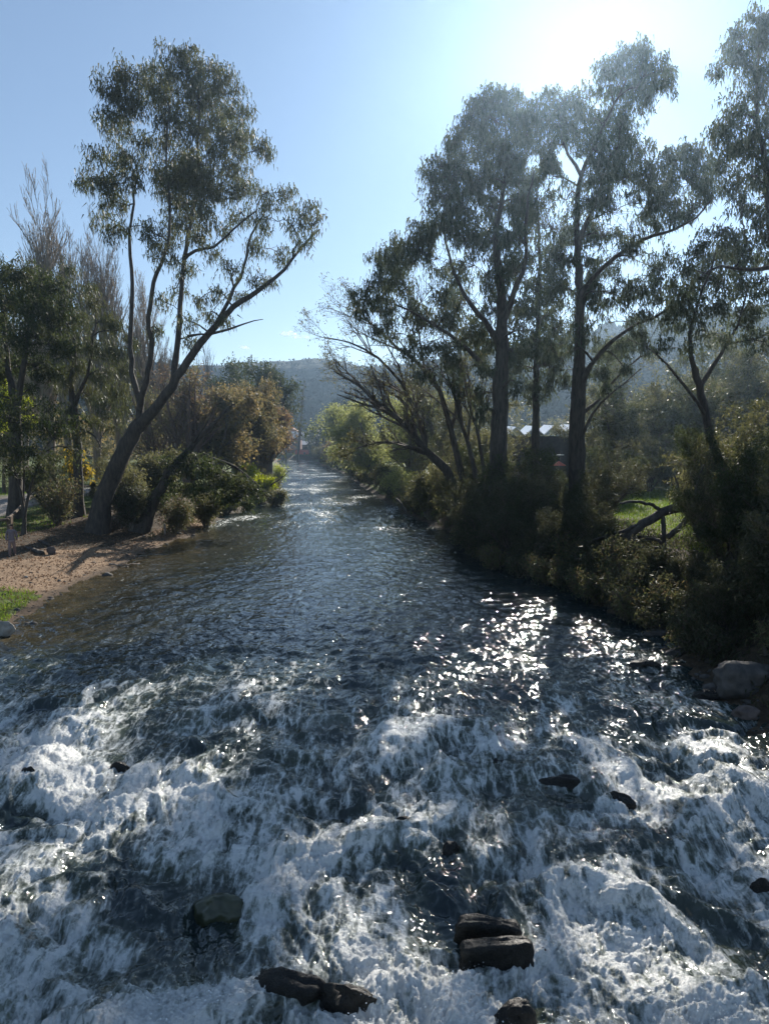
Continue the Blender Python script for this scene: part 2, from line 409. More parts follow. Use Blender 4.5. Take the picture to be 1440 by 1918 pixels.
# ------------------------------------------------------------------ river surface
rows = np.concatenate([np.arange(2120, 1240, -2.25), np.arange(1240, 1000, -1.9), np.arange(1000, 900, -1.4), np.arange(900, 859.5, -.75)])
colp = np.concatenate([np.arange(-420, 0, 7.0), np.arange(0, 1440, 2.8), np.arange(1440, 1861, 7.0)])
PX, PY = np.meshgrid(colp, rows)
WX, WY = at_z(PX, PY, 0.0)
jit = .25
WX = WX + rng.uniform(-jit, jit, WX.shape) * 2.3 * WY / F
dlw = WX - Lx(WY); drw = Rx(WY) - WX
ins = np.minimum(dlw, drw)
PATCH = [  # px, py, rx, ry, weight: white (+) and dark (-) water of the rapids
    (100, 1450, 150, 60, .34), (60, 1370, 90, 35, .2), (90, 1620, 130, 70, .30), (560, 1300, 90, 50, .28), (240, 1330, 95, 35, .34), (500, 1480, 150, 60, .18),
    (180, 1420, 130, 40, .2), (610, 1570, 90, 70, .16), (700, 1700, 110, 90, .28), (710, 1860, 160, 70, .42), (1180, 1690, 190, 80, .26), (1320, 1850, 200, 80, .40),
    (950, 1860, 130, 50, .36), (100, 1860, 180, 60, .30), (400, 1830, 130, 60, .22), (740, 1340, 120, 45, .18), (1150, 1290, 120, 30, .10), (1250, 1450, 170, 35, .2),
    (930, 1500, 120, 45, .16), (1110, 1600, 100, 40, .14), (540, 1660, 80, 40, .1), (760, 1470, 60, 30, .12), (1010, 1380, 110, 26, .14), (30, 1760, 80, 40, .1),
    (1350, 1570, 90, 25, .14), (1000, 1720, 60, 60, .2), (860, 1800, 50, 60, .2),
    (250, 1620, 130, 42, -.55), (180, 1570, 60, 26, -.2), (420, 1690, 90, 45, -.42), (560, 1700, 60, 40, -.2), (200, 1740, 110, 28, -.22), (20, 1485, 60, 22, -.5), (330, 1380, 110, 28, -.36), (700, 1430, 70, 30, -.22),
    (840, 1590, 45, 70, -.5), (900, 1680, 55, 50, -.4), (1060, 1475, 90, 24, -.4), (900, 1450, 60, 22, -.2), (1340, 1640, 110, 45, -.3), (1310, 1530, 50, 20, -.3),
    (1180, 1530, 70, 26, -.22), (480, 1420, 60, 24, -.14), (640, 1450, 50, 22, -.3), (770, 1560, 60, 20, -.2), (1420, 1720, 60, 40, -.3), (60, 1690, 70, 26, -.2), (980, 1610, 40, 22, -.1),
    (1250, 1340, 150, 26, -.16), (620, 1640, 60, 18, -.18), (380, 1570, 60, 30, -.05), (1060, 1560, 60, 20, -.2), (930, 1640, 50, 24, -.15), (150, 1810, 80, 24, -.12)]
Rm = sm(20.8, 14.8, WY + 2.6 * perlin(WX * .45, WY * .16) + .25 * (WX - 2) * .3)       # where the rapids run
swx = .8 * fbm(WX * .5 + 9, WY * .4, 3); swy = .8 * fbm(WX * .5 - 4, WY * .4 + 3, 3)
Ff = .475 - .14 * sm(14, 17.5, WY) + .30 * fbm((WX + swx) * .75, (WY + swy) * .42, 4) + .14 * fbm((WX + 1.6 * swx) * 3.3, (WY + 2 * swy) * 1.15, 4)
for (a, b, rx, ry, w) in PATCH:
    Ff = Ff + w * np.exp(-(((PX - a) / rx) ** 2 + ((PY - b) / ry) ** 2))
Ff = Ff - .25 * sm(1250, 1440, PX) * sm(1480, 1330, PY)
foam = np.clip(Ff, 0, 1.1) * Rm
# thin foam threads just upstream of the rapids and on the far riffles
thread = sm(26, 17, WY) * (1 - Rm) * (.17 + .3 * fbm(WX * .8, WY * .35, 3))
riff = sm(48, 62, WY) * (.16 + .36 * fbm(WX * .25, WY * .12, 3))
foam = np.clip(foam + np.clip(thread, 0, 1) + np.clip(riff, 0, .42), 0, 1.1)
base = -.6 * sm(21, 8, WY)
calm = .040 * fbm(WX * .8, WY * 1.1 + .4 * swx, 4) + .026 * fbm(WX * 2.1 + swx, WY * 3.0, 4)
farw = sm(45, 70, WY)
calm = calm * (1 + 1.3 * farw) + .03 * farw * fbm(WX * .5, WY * .6, 3)
calm = calm * (1 + 1.2 * sm(30, 19, WY))
big = .30 * fbm((WX + swx) * .42, (WY + swy) * .55, 3)
fz = sm(.35, .75, foam)
def puff(s, k=0.0): return np.abs(perlin((WX + .5 * swx) * s + k, (WY + .5 * swy) * s * .85 - k))
near = sm(24, 15, WY)
pf = .15 * puff(1.3) + .10 * puff(2.9, 4) + .065 * puff(6.1, 8) * near + .06 * puff(12.5, 2) * near + .035 * puff(24, 6) * sm(18, 12, WY)
chop = .07 * fbm((WX + swx) * 1.9, (WY + swy) * 1.5, 4) + .02 * fbm(WX * 9, WY * 7, 2)
WZ = base + calm * (1 - Rm) + Rm * (big + fz * pf + (1 - fz) * chop)
WZ = WZ * sm(-.6, .4, ins + .3) + base * (1 - sm(-.6, .4, ins + .3))
ny, nx = WX.shape; idx = np.arange(nx * ny).reshape(ny, nx)
Q = np.stack([idx[:-1, :-1], idx[:-1, 1:], idx[1:, 1:], idx[1:, :-1]], -1).reshape(-1, 4)
keep = (ins > -1.6) & (WY < YEND + 6)
Q = Q[keep.ravel()[Q].all(1)]
used = np.zeros(nx * ny, bool); used[Q.ravel()] = True; mp = np.cumsum(used) - 1
V = np.stack([WX, WY, WZ], -1).reshape(-1, 3)[used]
me = np_mesh('river', V, [mp[Q]])
attr(me, 'foam', foam.ravel()[used])
shal = np.exp(-np.maximum(dlw, 0) / 4.2) * sm(20, 24, WY) * sm(60, 48, WY)
attr(me, 'shallow', np.clip(shal, 0, 1).ravel()[used])
m, nt, o = newmat('river_water')
pos = geo_pos(nt); posf = geo_pos(nt, (1.3, .62, 1))
fo = A(nt, 'foam')
nA = noise(nt, 2.2, 9, .68, posf, .6); nB = noise(nt, 11, 8, .78, pos, 1.0)
vor = nt.nodes.new('ShaderNodeTexVoronoi'); vor.feature = 'DISTANCE_TO_EDGE'; vor.inputs['Scale'].default_value = 3.2
wv = nt.nodes.new('ShaderNodeMixRGB'); wv.blend_type = 'ADD'; wv.inputs[0].default_value = .55
nc = nt.nodes.new('ShaderNodeTexNoise'); nc.inputs['Scale'].default_value = 2.4; nc.inputs['Detail'].default_value = 5
nt.links.new(posf, nc.inputs['Vector']); nt.links.new(posf, wv.inputs[1]); nt.links.new(nc.outputs['Color'], wv.inputs[2]); nt.links.new(wv.outputs[0], vor.inputs['Vector'])
lace = ramp(nt, vor.outputs['Distance'], [(0, (1, 1, 1)), (.16, (0, 0, 0))])
s1 = mth(nt, 'ADD', fo, mth(nt, 'MULTIPLY', mth(nt, 'SUBTRACT', nA, .5), 1.15))
nS = noise(nt, 3.0, 6, .62, geo_pos(nt, (2.0, .42, 1)), .9)
s1 = mth(nt, 'ADD', s1, mth(nt, 'MULTIPLY', mth(nt, 'SUBTRACT', nB, .5), .6))
s1 = mth(nt, 'ADD', s1, mth(nt, 'MULTIPLY', mth(nt, 'SUBTRACT', nS, .5), 1.2))
s1 = mth(nt, 'ADD', s1, mth(nt, 'MULTIPLY', lace, .2))
cov = ramp(nt, s1, [(.34, (0, 0, 0)), (.50, (.38, .38, .38)), (.74, (1, 1, 1))])
# water
w1 = noise(nt, 2.6, 2.2, .5, geo_pos(nt, (1, .75, 1)), .8); w2 = noise(nt, 10, 1.5, .5, pos, .5)
wb = bump(nt, w2, .35, .02, bump(nt, w1, .9, .10))
pw = N(nt, 'ShaderNodeBsdfPrincipled', Roughness=.07, IOR=1.45)
bed = ramp(nt, noise(nt, 1.4, 5, .6, pos), [(.35, (.035, .028, .014)), (.65, (.095, .072, .036))])
wc = mixc(nt, A(nt, 'shallow'), (.014, .025, .027), bed)
gl = ramp(nt, noise(nt, .8, 3, .5, pos), [(.4, (.034, .042, .028)), (.7, (.08, .092, .058))])
wc = mixc(nt, mth(nt, 'MULTIPLY', fo, 1.6, clamp=True), wc, gl)
nt.links.new(wc, pw.inputs['Base Color']); nt.links.new(wb, pw.inputs['Normal'])
# foam
pf_ = N(nt, 'ShaderNodeBsdfPrincipled', Roughness=.45)
fc = ramp(nt, mth(nt, 'ADD', mth(nt, 'MULTIPLY', s1, .8), mth(nt, 'MULTIPLY', nB, .35)), [(.45, (.40, .45, .41)), (.66, (.66, .70, .68)), (.85, (.86, .87, .84))])
nt.links.new(fc, pf_.inputs['Base Color'])
f1 = noise(nt, 14, 7, .7, pos, .4); f2 = noise(nt, 60, 3, .6, pos)
nt.links.new(bump(nt, f2, .8, .016, bump(nt, f1, 1.0, .08)), pf_.inputs['Normal'])
mx = nt.nodes.new('ShaderNodeMixShader'); nt.links.new(cov, mx.inputs[0])
nt.links.new(pw.outputs[0], mx.inputs[1]); nt.links.new(pf_.outputs[0], mx.inputs[2]); nt.links.new(mx.outputs[0], o.inputs['Surface'])
link('river', me, m, kind='structure')
M['foam'] = plain_mat('spray_droplet', (.9, .92, .92), (.75, .8, .82), 20, .25, .1)
def water_z(px, py):
    j = int(np.argmin(np.abs(colp - px))); i = int(np.argmin(np.abs(rows - py)))
    return float(WZ[i, j])

# spray: droplets thrown up from the white water
mb = MB()
inw = (foam > .62) & (WY < 17) & (np.abs(PX - 720) < 900) & (WY > 5)
ii = np.flatnonzero(inw.ravel()); wgt = (foam.ravel()[ii] - .6) ** 1.5 * (WY.ravel()[ii] / F) ** 1.0
pick = rng.choice(ii, 15000, p=wgt / wgt.sum())
C = np.stack([WX.ravel()[pick], WY.ravel()[pick], WZ.ravel()[pick]], 1)
C[:, :2] += rng.normal(0, .02, (len(C), 2)); C[:, 2] += .004 + rng.exponential(.035, len(C))
rad = .0018 + rng.exponential(.0022, len(C)).clip(0, .012)
oc = np.array([[1, 0, 0], [-1, 0, 0], [0, 1, 0], [0, -1, 0], [0, 0, 1], [0, 0, -1]], float)
ot = np.array([[0, 2, 4], [2, 1, 4], [1, 3, 4], [3, 0, 4], [2, 0, 5], [1, 2, 5], [3, 1, 5], [0, 3, 5]])
V = C[:, None, :] + oc[None] * rad[:, None, None] * rng.uniform(.7, 1.4, (len(C), 1, 3))
T = (np.arange(len(C)) * 6)[:, None, None] + ot[None]
mb.add(V.reshape(-1, 3), None, T.reshape(-1, 3))
link('spray', mb.mesh('spray'), M['foam'], kind='stuff', label='fine white droplets thrown up from the foaming rapids', category='water spray')

# ------------------------------------------------------------------ rocks
m, nt, o = newmat('wet_rock')
g = nt.nodes.new('ShaderNodeNewGeometry')
pp = obj_pos(nt); n1 = noise(nt, 5, 8, .7, pp); n2 = noise(nt, 24, 5, .7, pp)
c = ramp(nt, n1, [(.35, (.006, .006, .006)), (.55, (.016, .015, .012)), (.75, (.04, .035, .028))])
p = N(nt, 'ShaderNodeBsdfPrincipled'); p.inputs['Specular IOR Level'].default_value = .28; nt.links.new(c, p.inputs['Base Color'])
nt.links.new(ramp(nt, n2, [(.3, (.12, .12, .12)), (.7, (.55, .55, .55))]), p.inputs['Roughness'])
nt.links.new(bump(nt, n2, .7, .02, bump(nt, n1, .8, .06)), p.inputs['Normal']); nt.links.new(p.outputs[0], o.inputs['Surface'])
M['wet_rock'] = m
M['moss_rock'] = plain_mat('submerged_mossy_rock', (.03, .036, .018), (.07, .075, .04), 4, .3, .6)
M['dry_rock'] = plain_mat('grey_rock', (.035, .033, .03), (.09, .08, .072), 3, .8, 1.0)
M['brown_rock'] = plain_mat('brown_rock', (.06, .045, .04), (.13, .1, .085), 4, .8, .8)
M['pale_rock'] = plain_mat('pale_rock', (.2, .185, .16), (.36, .335, .3), 4, .8, .8)
_ico = bmesh.new(); bmesh.ops.create_icosphere(_ico, subdivisions=4, radius=1)
ICO_V = np.array([v.co[:] for v in _ico.verts]); ICO_T = np.array([[v.index for v in f.verts] for f in _ico.faces]); _ico.free()
_ico = bmesh.new(); bmesh.ops.create_icosphere(_ico, subdivisions=1, radius=1)
ICO1_V = np.array([v.co[:] for v in _ico.verts]); ICO1_T = np.array([[v.index for v in f.verts] for f in _ico.faces]); _ico.free()
def rock_mesh(d, seed, box=2.0, rough=.22, cuts=5):
    V = ICO_V.copy(); r = np.random.default_rng(seed)
    if box > 2: V = V / ((np.abs(V) ** box).sum(1) ** (1 / box))[:, None]
    for _ in range(cuts if box < 4 else 2):                      # flat facets
        nrm = r.normal(size=3); nrm /= np.linalg.norm(nrm); h = r.uniform(.62, .9) * (1.0 if box <= 2 else 1.2 if box < 4 else 1.4)
        dd = V @ nrm - h; V = V - np.outer(np.maximum(dd, 0) * .9, nrm)
    V = V * (1 + rough * fbm3(V * 1.3 + seed * 3.1, 2) + .06 * fbm3(V * 6 + seed, 3) + .015 * fbm3(V * 17 + seed, 2))[:, None]
    return np_mesh('rock', V * np.array(d) / 2, [ICO_T])
def rock(name, px, py, wpx, hpx, label, mat='wet_rock', deep=.8, seed=1, box=2.0, rz=0.0, sink=.3, z=None, cat='rock', rough=.22, group=None, tilt=0.0):
    """py is where the rock meets the water / ground at its near side"""
    zz = water_z(px, py) if z is None else z
    x, y = at_z(px, py, zz); dist = math.hypot(x, y) if z is None else y
    w = wpx / F * math.hypot(y, CAMZ); h = hpx / F * math.hypot(y, CAMZ)
    H = h * 1.0 + sink; D = w * deep * .62
    o = link(name, rock_mesh((w, D, H), seed, box, rough), M[mat], label=label, category=cat)
    if group: o['group'] = group
    o.location = (float(x), float(y) + D * .35, zz + H / 2 - sink); o.rotation_euler = (tilt, 0, rz)
    return o
rock('rock_slab', 932, 1812, 118, 38, 'flat topped black rock block in the white water, lower one of the pair', deep=.38, seed=3, box=11, rz=.1, rough=.05)
rock('rock_slab', 915, 1757, 104, 26, 'wedge shaped wet rock lying just behind the black block in the rapids', deep=.42, seed=8, box=6, rz=-.1, rough=.12)
rock('boulder', 1008, 1808, 34, 28, 'small round wet stone at the right end of the black block', seed=4, cat='rock')
rock('boulder', 540, 1902, 118, 54, 'big dark boulder at the bottom edge with water streaming over it', seed=12, box=3.5, deep=.75, rz=-.15)
rock('boulder', 650, 1880, 90, 30, 'low wet rock joined to the right of the bottom edge boulder', seed=13, deep=.6)
rock('boulder', 975, 1922, 78, 34, 'foam splashed rock at the bottom edge right of the middle', seed=17, deep=.7)
rock('boulder', 345, 1925, 80, 30, 'dark rock barely showing at the bottom edge, left of the middle', seed=18)
rock('boulder', 410, 1712, 105, 22, 'rounded mossy green rock under a thin sheet of water', 'moss_rock', seed=21, deep=.8, sink=.52)
rock('boulder', 770, 1553, 66, 18, 'dark rock in the middle of the rapids topped with a bit of driftwood', seed=22, deep=.6)
rock('boulder', 1065, 1478, 96, 18, 'long low brown rock crest crossing the rapids', seed=23, deep=.5, rz=-.25)
rock('boulder', 1160, 1500, 60, 12, 'thin dark rock ridge right of the long brown crest', seed=24, deep=.5, rz=-.2)
rock('boulder', 934, 1447, 32, 20, 'small black pointed rock behind the rapids crest', seed=25, box=3)
rock('boulder', 222, 1458, 44, 24, 'pointed brown rock poking out of the left foam', 'wet_rock', seed=26)
rock('boulder', 50, 1452, 34, 13, 'small black rock in foam by the left edge', seed=27)
rock('boulder', 20, 1492, 70, 16, 'flat dark rock cut by the left edge of the river', seed=28, deep=.7)
rock('boulder', 485, 1533, 40, 14, 'dark stone between foam curls left of the middle', seed=29)
rock('boulder', 1330, 1532, 70, 16, 'low brown rock beneath rushing water near the right side', 'wet_rock', seed=30, deep=.6)
rock('boulder', 1425, 1542, 60, 14, 'flat dark rock cut by the right edge above the last foam', seed=31, deep=.6)
rock('boulder', 1428, 1676, 40, 26, 'black rock cut by the right edge low in the rapids', seed=32)
rock('boulder', 845, 1605, 40, 20, 'narrow dark rock at the top of the diagonal chute', seed=33, deep=1.2, sink=.3)
rock('boulder', 620, 1462, 40, 12, 'dark rock just breaking the surface behind the central foam', seed=34)
rock('boulder', 1402, 1300, 118, 52, 'large grey angular boulder on the right bank beside the water', 'dry_rock', seed=41, deep=.8, z=.05, box=3, sink=.3, rz=.3)
rock('boulder', 1400, 1345, 50, 20, 'small grey stone at the waterline below the large grey boulder', 'brown_rock', seed=42, z=-.1, sink=.2)
rock('rock_slab', 1232, 1192, 52, 12, 'flat grey slab at the right waterline, upstream one', 'dry_rock', seed=43, z=.0, sink=.15)
rock('rock_slab', 1272, 1226, 52, 12, 'flat grey slab at the right waterline, downstream one', 'dry_rock', seed=44, z=.0, sink=.15)
rock('boulder', 1330, 1310, 60, 16, 'dark low rock at the foot of the large grey boulder', 'wet_rock', seed=45, z=-.1, sink=.2)
rock('boulder', 1210, 1250, 60, 10, 'dark flat rock wet by the sparkling right side current', 'wet_rock', seed=46, sink=.12)
rock('boulder', 4, 1190, 40, 26, 'pale rock at the left edge below the grass', 'pale_rock', seed=47, z=.05, sink=.15)
rock('boulder', 96, 1038, 16, 14, 'dark upright stone standing on the sandy beach', 'brown_rock', seed=48, z=.35, sink=.1, box=3)
rock('boulder', 49, 1082, 9, 3, 'small pale stone lying on the open sand', 'pale_rock', seed=49, z=.3, sink=.03)
for k, (a, b, w, h) in enumerate([(140, 973, 14, 7), (150, 965, 12, 8), (128, 968, 9, 5), (108, 978, 8, 5)]):
    rock('stone', a, b, w, h, 'pale stone in the row under the bank left of the leaning gum', 'dry_rock', seed=50 + k, z=.9, sink=.08, group='pale stones under the left bank')

# pebbles along both waterlines
mb = MB()
n = 1700
yy = np.concatenate([rng.uniform(24, 62, n // 2), rng.uniform(15, 48, n // 2)])
side = np.arange(n) < n // 2
xx = np.where(side, Lx(yy) - rng.normal(.3, .9, n), Rx(yy) + rng.normal(.1, .5, n))
zz = terrain_z(xx, yy); ok = zz > -.18 - .6 * sm(21, 8, yy); xx, yy, zz = xx[ok], yy[ok], zz[ok]
sc = rng.exponential(.03, (len(xx), 1, 1)) + .012
V = ICO1_V[None] * sc * rng.uniform(.5, 1.3, (len(xx), 1, 3)) * np.array([1, 1, .6]) + np.stack([xx, yy, zz], 1)[:, None, :]
mb.add(V.reshape(-1, 3), None, ((np.arange(len(xx)) * 12)[:, None, None] + ICO1_T[None]).reshape(-1, 3))
link('pebbles', mb.mesh('pebbles'), M['dry_rock'], kind='stuff', label='small grey pebbles strewn along the waterline', category='pebbles')

# ------------------------------------------------------------------ openings in the crowns that let sun down on to the rapids
SD = np.array(sun_dir)
OPEN = []
for (a, b, rr_) in [(250, 1330, 1.2), (120, 1450, 1.1), (540, 1290, 1.3), (740, 1370, 1.2), (830, 1290, .9), (1190, 1440, 1.0), (1340, 1460, 1.0), (700, 1850, .9), (790, 1760, .7), (1180, 1700, .9), (1380, 1860, 1.0),
                    (600, 1570, .8), (780, 1230, .8), (960, 1200, 1.1), (1160, 1190, 1.2), (1230, 1240, 1.0), (1010, 1380, .8), (60, 1620, .8), (380, 1440, .9), (1010, 1870, .6), (640, 1750, .6)]:
    q_ = at_z(a, b, -.3); OPEN.append((np.array([q_[0], q_[1], -.3]), rr_))
def open_crown(Pw):
    kp = np.ones(len(Pw), bool)
    for (c_, r_) in OPEN:
        d_ = Pw - c_; t_ = d_ @ SD; dist = np.linalg.norm(d_ - t_[:, None] * SD, axis=1)
        kp &= (dist > r_ * (.75 + .5 * rng.random(len(Pw)))) | (rng.random(len(Pw)) > .93)
    return Pw[kp]

# ------------------------------------------------------------------ tree builder
def make_tree(name, label, cat, base_px, Y0, limbs, clumps, leafmat, barkmat='bark', L=.3, Wd=.085, dens=1.0, depth=4.0, sub_r=.62, down=.8, rnd=.6,
              seed=1, group=None, base_z=None, sides=9, csize=1.0, perclump=None, shell=.35, fill=1.0, dyfun=None, twigs=True, thin=()):
    """limbs: (part, [(px,py,dy)...], r0, r1); clumps: (px,py,rpx[,dy]); everything stands about Y0 metres in front of the camera"""
    global rng
    keep = rng; rng = np.random.default_rng(seed)
    b = at_Y(base_px[0], base_px[1], Y0); bx, by = b[0], b[1]
    bz = tz(bx, by) - .15 if base_z is None else base_z
    root = thing(name, label, cat, (bx, by, bz), group=group)
    o3 = np.array([bx, by, bz])
    nodes = []; nr = []
    for (part, pts, r0, r1) in limbs:
        P = np.array([at_Y(q[0], q[1], Y0 + (q[2] if len(q) > 2 else 0)) for q in pts])
        if part == 'trunk' and not nodes: P[0, 2] = min(P[0, 2], bz)
        n = max(6, int(np.linalg.norm(np.diff(P, axis=0), axis=1).sum() / .7))
        ln = np.linspace(0, 1, len(P))
        P, R = resample(P, r0 + (r1 - r0) * ln ** .8, n)
        P[1:-1] += rng.normal(0, .03 + .02 * r0, P[1:-1].shape)
        if part == 'trunk' and not nodes: R[0] *= 1.45; R[1] *= 1.15
        mb = MB(); mb.tubes(P - o3, R, sides, bark=.05)
        link(part, mb.mesh(part), M[barkmat], root)
        nodes.append(P); nr.append(R)
    NP = np.concatenate(nodes); NR = np.concatenate(nr)
    Cs = []
    for c in clumps:
        dy = c[3] if len(c) > 3 else rng.uniform(-depth, depth)
        cc = at_Y(c[0], c[1], Y0 + dy); Cs.append((cc, c[2] / F * (Y0 + dy) * csize * 1.12))
    todo = list(range(len(Cs))); tm = MB(); lm = MB(); top = NP[:, 2].max()
    while todo:
        A_ = np.array([Cs[i][0] for i in todo])
        D = A_[:, None, :] - NP[None]
        cost = np.linalg.norm(D, axis=2) + 1.1 * np.maximum(0, -D[..., 2]) + .3 * (NR < .02)
        bi = cost.min(1).argmin(); j = cost[bi].argmin(); ci = todo.pop(int(bi)); c, r = Cs[ci]
        p0 = NP[j]; v = c - p0; ln = np.linalg.norm(v)
        if ln > .3:
            mid = p0 + v * .5 + np.array([0, 0, .18 * ln]) * (1 if v[2] > -1 else -.2) + rng.normal(0, .06 * ln, 3)
            n = max(5, int(ln / .55))
            P, _ = resample([p0, mid, c], [1, 1, 1], n)
            P[1:-1] += rng.normal(0, .05, P[1:-1].shape)
            r0 = min(NR[j] * .75, .024 * ln + .03); R = np.linspace(r0, .028, n)
            tm.tubes(P - o3, R, 5)
            NP = np.vstack([NP, P[1:]]); NR = np.concatenate([NR, R[1:]])
            bp = P
        else: bp = np.array([p0, c])
        # sub clusters
        ns = max(5, int(14.0 * (r / 1.1) ** 2 * dens))
        u = rng.normal(size=(ns, 3)); u /= np.linalg.norm(u, axis=1)[:, None]
        q = c + u * (r * rng.uniform(shell, 1.05, (ns, 1)) ) * np.array([1, 1, .85])
        q[:, 2] += .1 * r
        if twigs:
            st = bp[np.minimum(len(bp) - 1, (len(bp) * rng.uniform(.45, 1, ns)).astype(int))]
            md = (st + q) / 2 + rng.normal(0, .12 * r, (ns, 3)); md[:, 2] += .12 * r
            Pt = np.stack([st, st * .5 + md * .5, md, md * .5 + q * .5, q], 1)
            tm.tubes(Pt - o3, np.tile(np.linspace(.02, .007, 5), (ns, 1)), 3)
        nl = int((perclump or 62) * fill)
        cen = np.repeat(q, nl, 0)
        # leaves hang in tufts: short strings below the twig ends
        off = rng.normal(size=cen.shape) * np.array([1, 1, .75]) * sub_r * .55
        off[:, 2] -= np.abs(rng.normal(0, .22, len(off))) * down
        tuft = np.repeat(rng.normal(0, .33 * sub_r, (ns * (nl // 6 + 1), 3)), 6, 0)[:len(cen)]
        pos_ = cen + off * .55 + tuft
        if thin:
            ax_, ay_ = to_px(pos_[:, 0], pos_[:, 1], pos_[:, 2]); kp = np.ones(len(pos_), bool)
            for (gx_, gy_, gr_) in thin: kp &= ((ax_ - gx_) ** 2 + (ay_ - gy_) ** 2 > gr_ ** 2) | (rng.random(len(pos_)) > .85)
            pos_ = pos_[kp]
        pos_ = open_crown(pos_)
        leaves(lm, pos_ - o3, L, Wd, down, rnd)
    if tm.n: link('branch', tm.mesh('branch'), M[barkmat], root, kind='stuff')
    if lm.n: link('crown', lm.mesh('crown', False), M[leafmat], root, kind='stuff')
    rng = keep
    return root

# ---- the tall leaning gum on the left bank
A_limbs = [
    ('trunk', [(180, 985, 0), (196, 930, 0), (220, 872, 0), (243, 825, 0), (264, 795, 0)], .66, .5),
    ('limb', [(260, 800, 0), (262, 755, .4), (248, 700, .8), (245, 620, 1.2), (249, 539, 1.6), (242, 450, 2), (250, 390, 2.2), (256, 330, 2.2)], .27, .06),
    ('limb', [(262, 765, .1), (270, 725, -.4), (284, 665, -.8), (280, 590, -1.2), (292, 520, -1.6), (311, 472, -2), (318, 400, -2), (312, 300, -2), (318, 200, -1)], .24, .05),
    ('limb', [(264, 797, 0), (298, 757, -.3), (328, 712, -.5), (352, 674, -.6), (391, 625, -.8), (436, 578, -1), (480, 548, -1), (524, 512, -.6), (566, 462, 0), (598, 430, .5)], .41, .05),
    ('limb', [(326, 716, -.5), (331, 670, .2), (336, 610, .6), (339, 560, 1), (345, 486, 1), (356, 425, 1), (369, 355, 1), (372, 270, 1), (372, 190, 1), (350, 130, 1)], .25, .05),
    ('limb', [(345, 486, 1), (366, 470, .4), (400, 462, 0), (440, 430, -.4), (480, 395, -.4)], .13, .05),
    ('limb', [(400, 615, -.8), (430, 560, -.4), (458, 500, .2), (470, 440, .8), (500, 390, 1)], .16, .05),
    ('dead_branch', [(388, 627, -.8), (400, 624, -1.5), (444, 611, -2), (471, 600, -2.2), (493, 598, -2.3)], .12, .02),
    ('dead_branch', [(352, 630, -.6), (372, 627, -.8), (395, 622, -1)], .1, .05),
]
A_cl = [(330, 118, 32), (300, 140, 24), (365, 130, 32), (400, 135, 30), (430, 175, 30), (300, 175, 32), (350, 185, 40), (400, 200, 36), (445, 215, 26), (310, 235, 36), (370, 250, 38), (420, 260, 36),
        (455, 265, 24), (325, 300, 38), (385, 310, 40), (440, 315, 32), (485, 280, 20), (500, 265, 10), (345, 350, 42), (395, 365, 34), (345, 330, 38), (430, 360, 24), (320, 370, 26), (350, 400, 26), (300, 330, 20),
        (235, 140, 28), (208, 160, 26), (262, 155, 22), (225, 190, 32), (195, 205, 16), (250, 200, 26), (215, 232, 22), (240, 250, 18), (185, 290, 16), (210, 310, 20), (225, 285, 22), (250, 300, 22),
        (170, 332, 18), (155, 345, 10), (195, 350, 22), (228, 345, 24), (255, 335, 18), (205, 385, 20), (190, 410, 16), (225, 380, 16), (212, 432, 18), (235, 430, 10), (270, 270, 18),
        (335, 430, 26), (295, 440, 26), (370, 440, 22), (310, 475, 22), (380, 405, 24), (345, 500, 20), (395, 470, 16), (275, 425, 14), (330, 540, 14), (300, 560, 14),
        (460, 350, 22), (498, 362, 22), (540, 372, 20), (575, 388, 20), (590, 420, 18), (545, 420, 20), (500, 410, 22), (450, 400, 20), (425, 430, 16), (565, 455, 14), (525, 480, 18), (470, 465, 20), (430, 500, 18),
        (485, 520, 16), (405, 545, 16), (450, 555, 15), (395, 585, 14), (510, 530, 10), (420, 600, 10), (375, 560, 10), (360, 640, 14), (350, 600, 12), (300, 620, 12)]
make_tree('gum_tree', 'tall leaning gum tree with forked dark trunk on the left bank beside the beach', 'tree', (180, 985), 49.0, A_limbs, A_cl, 'gum', 'bark', L=.4, Wd=.07, depth=3.5, seed=2, perclump=34, sub_r=.6, csize=1.12, down=1.3, rnd=.45)

# ---- second, leaning trunk in the scrub on the left bank
make_tree('leaning_tree', 'slanting dark trunk with thin bare top rising out of the left bank scrub', 'tree', (262, 985), 50.5,
          [('trunk', [(262, 985, 0), (290, 940, 0), (318, 880, 0), (352, 845, 0), (395, 800, 0), (425, 768, .5), (447, 752, 1)], .52, .012),
           ('limb', [(300, 915, 0), (330, 880, 1), (372, 868, 1.5), (420, 885, 2), (455, 915, 2.5), (470, 935, 3)], .3, .08),
           ('limb', [(372, 868, 1.5), (400, 862, 2), (440, 875, 2.6), (480, 905, 3.5), (505, 935, 4)], .16, .04),
           ('dead_branch', [(345, 850, 0), (370, 815, -.5), (390, 790, -1), (402, 762, -1)], .09, .02)],
          [(330, 870, 22), (355, 880, 22), (385, 885, 24), (410, 900, 24), (440, 900, 22), (465, 915, 20), (480, 925, 16), (375, 915, 22), (345, 920, 20), (420, 925, 18), (320, 900, 16), (360, 860, 16), (400, 875, 18), (440, 930, 12), (465, 945, 8), (300, 930, 14)],
          'dark', 'bark', L=.3, Wd=.1, depth=1.6, seed=3, perclump=44)

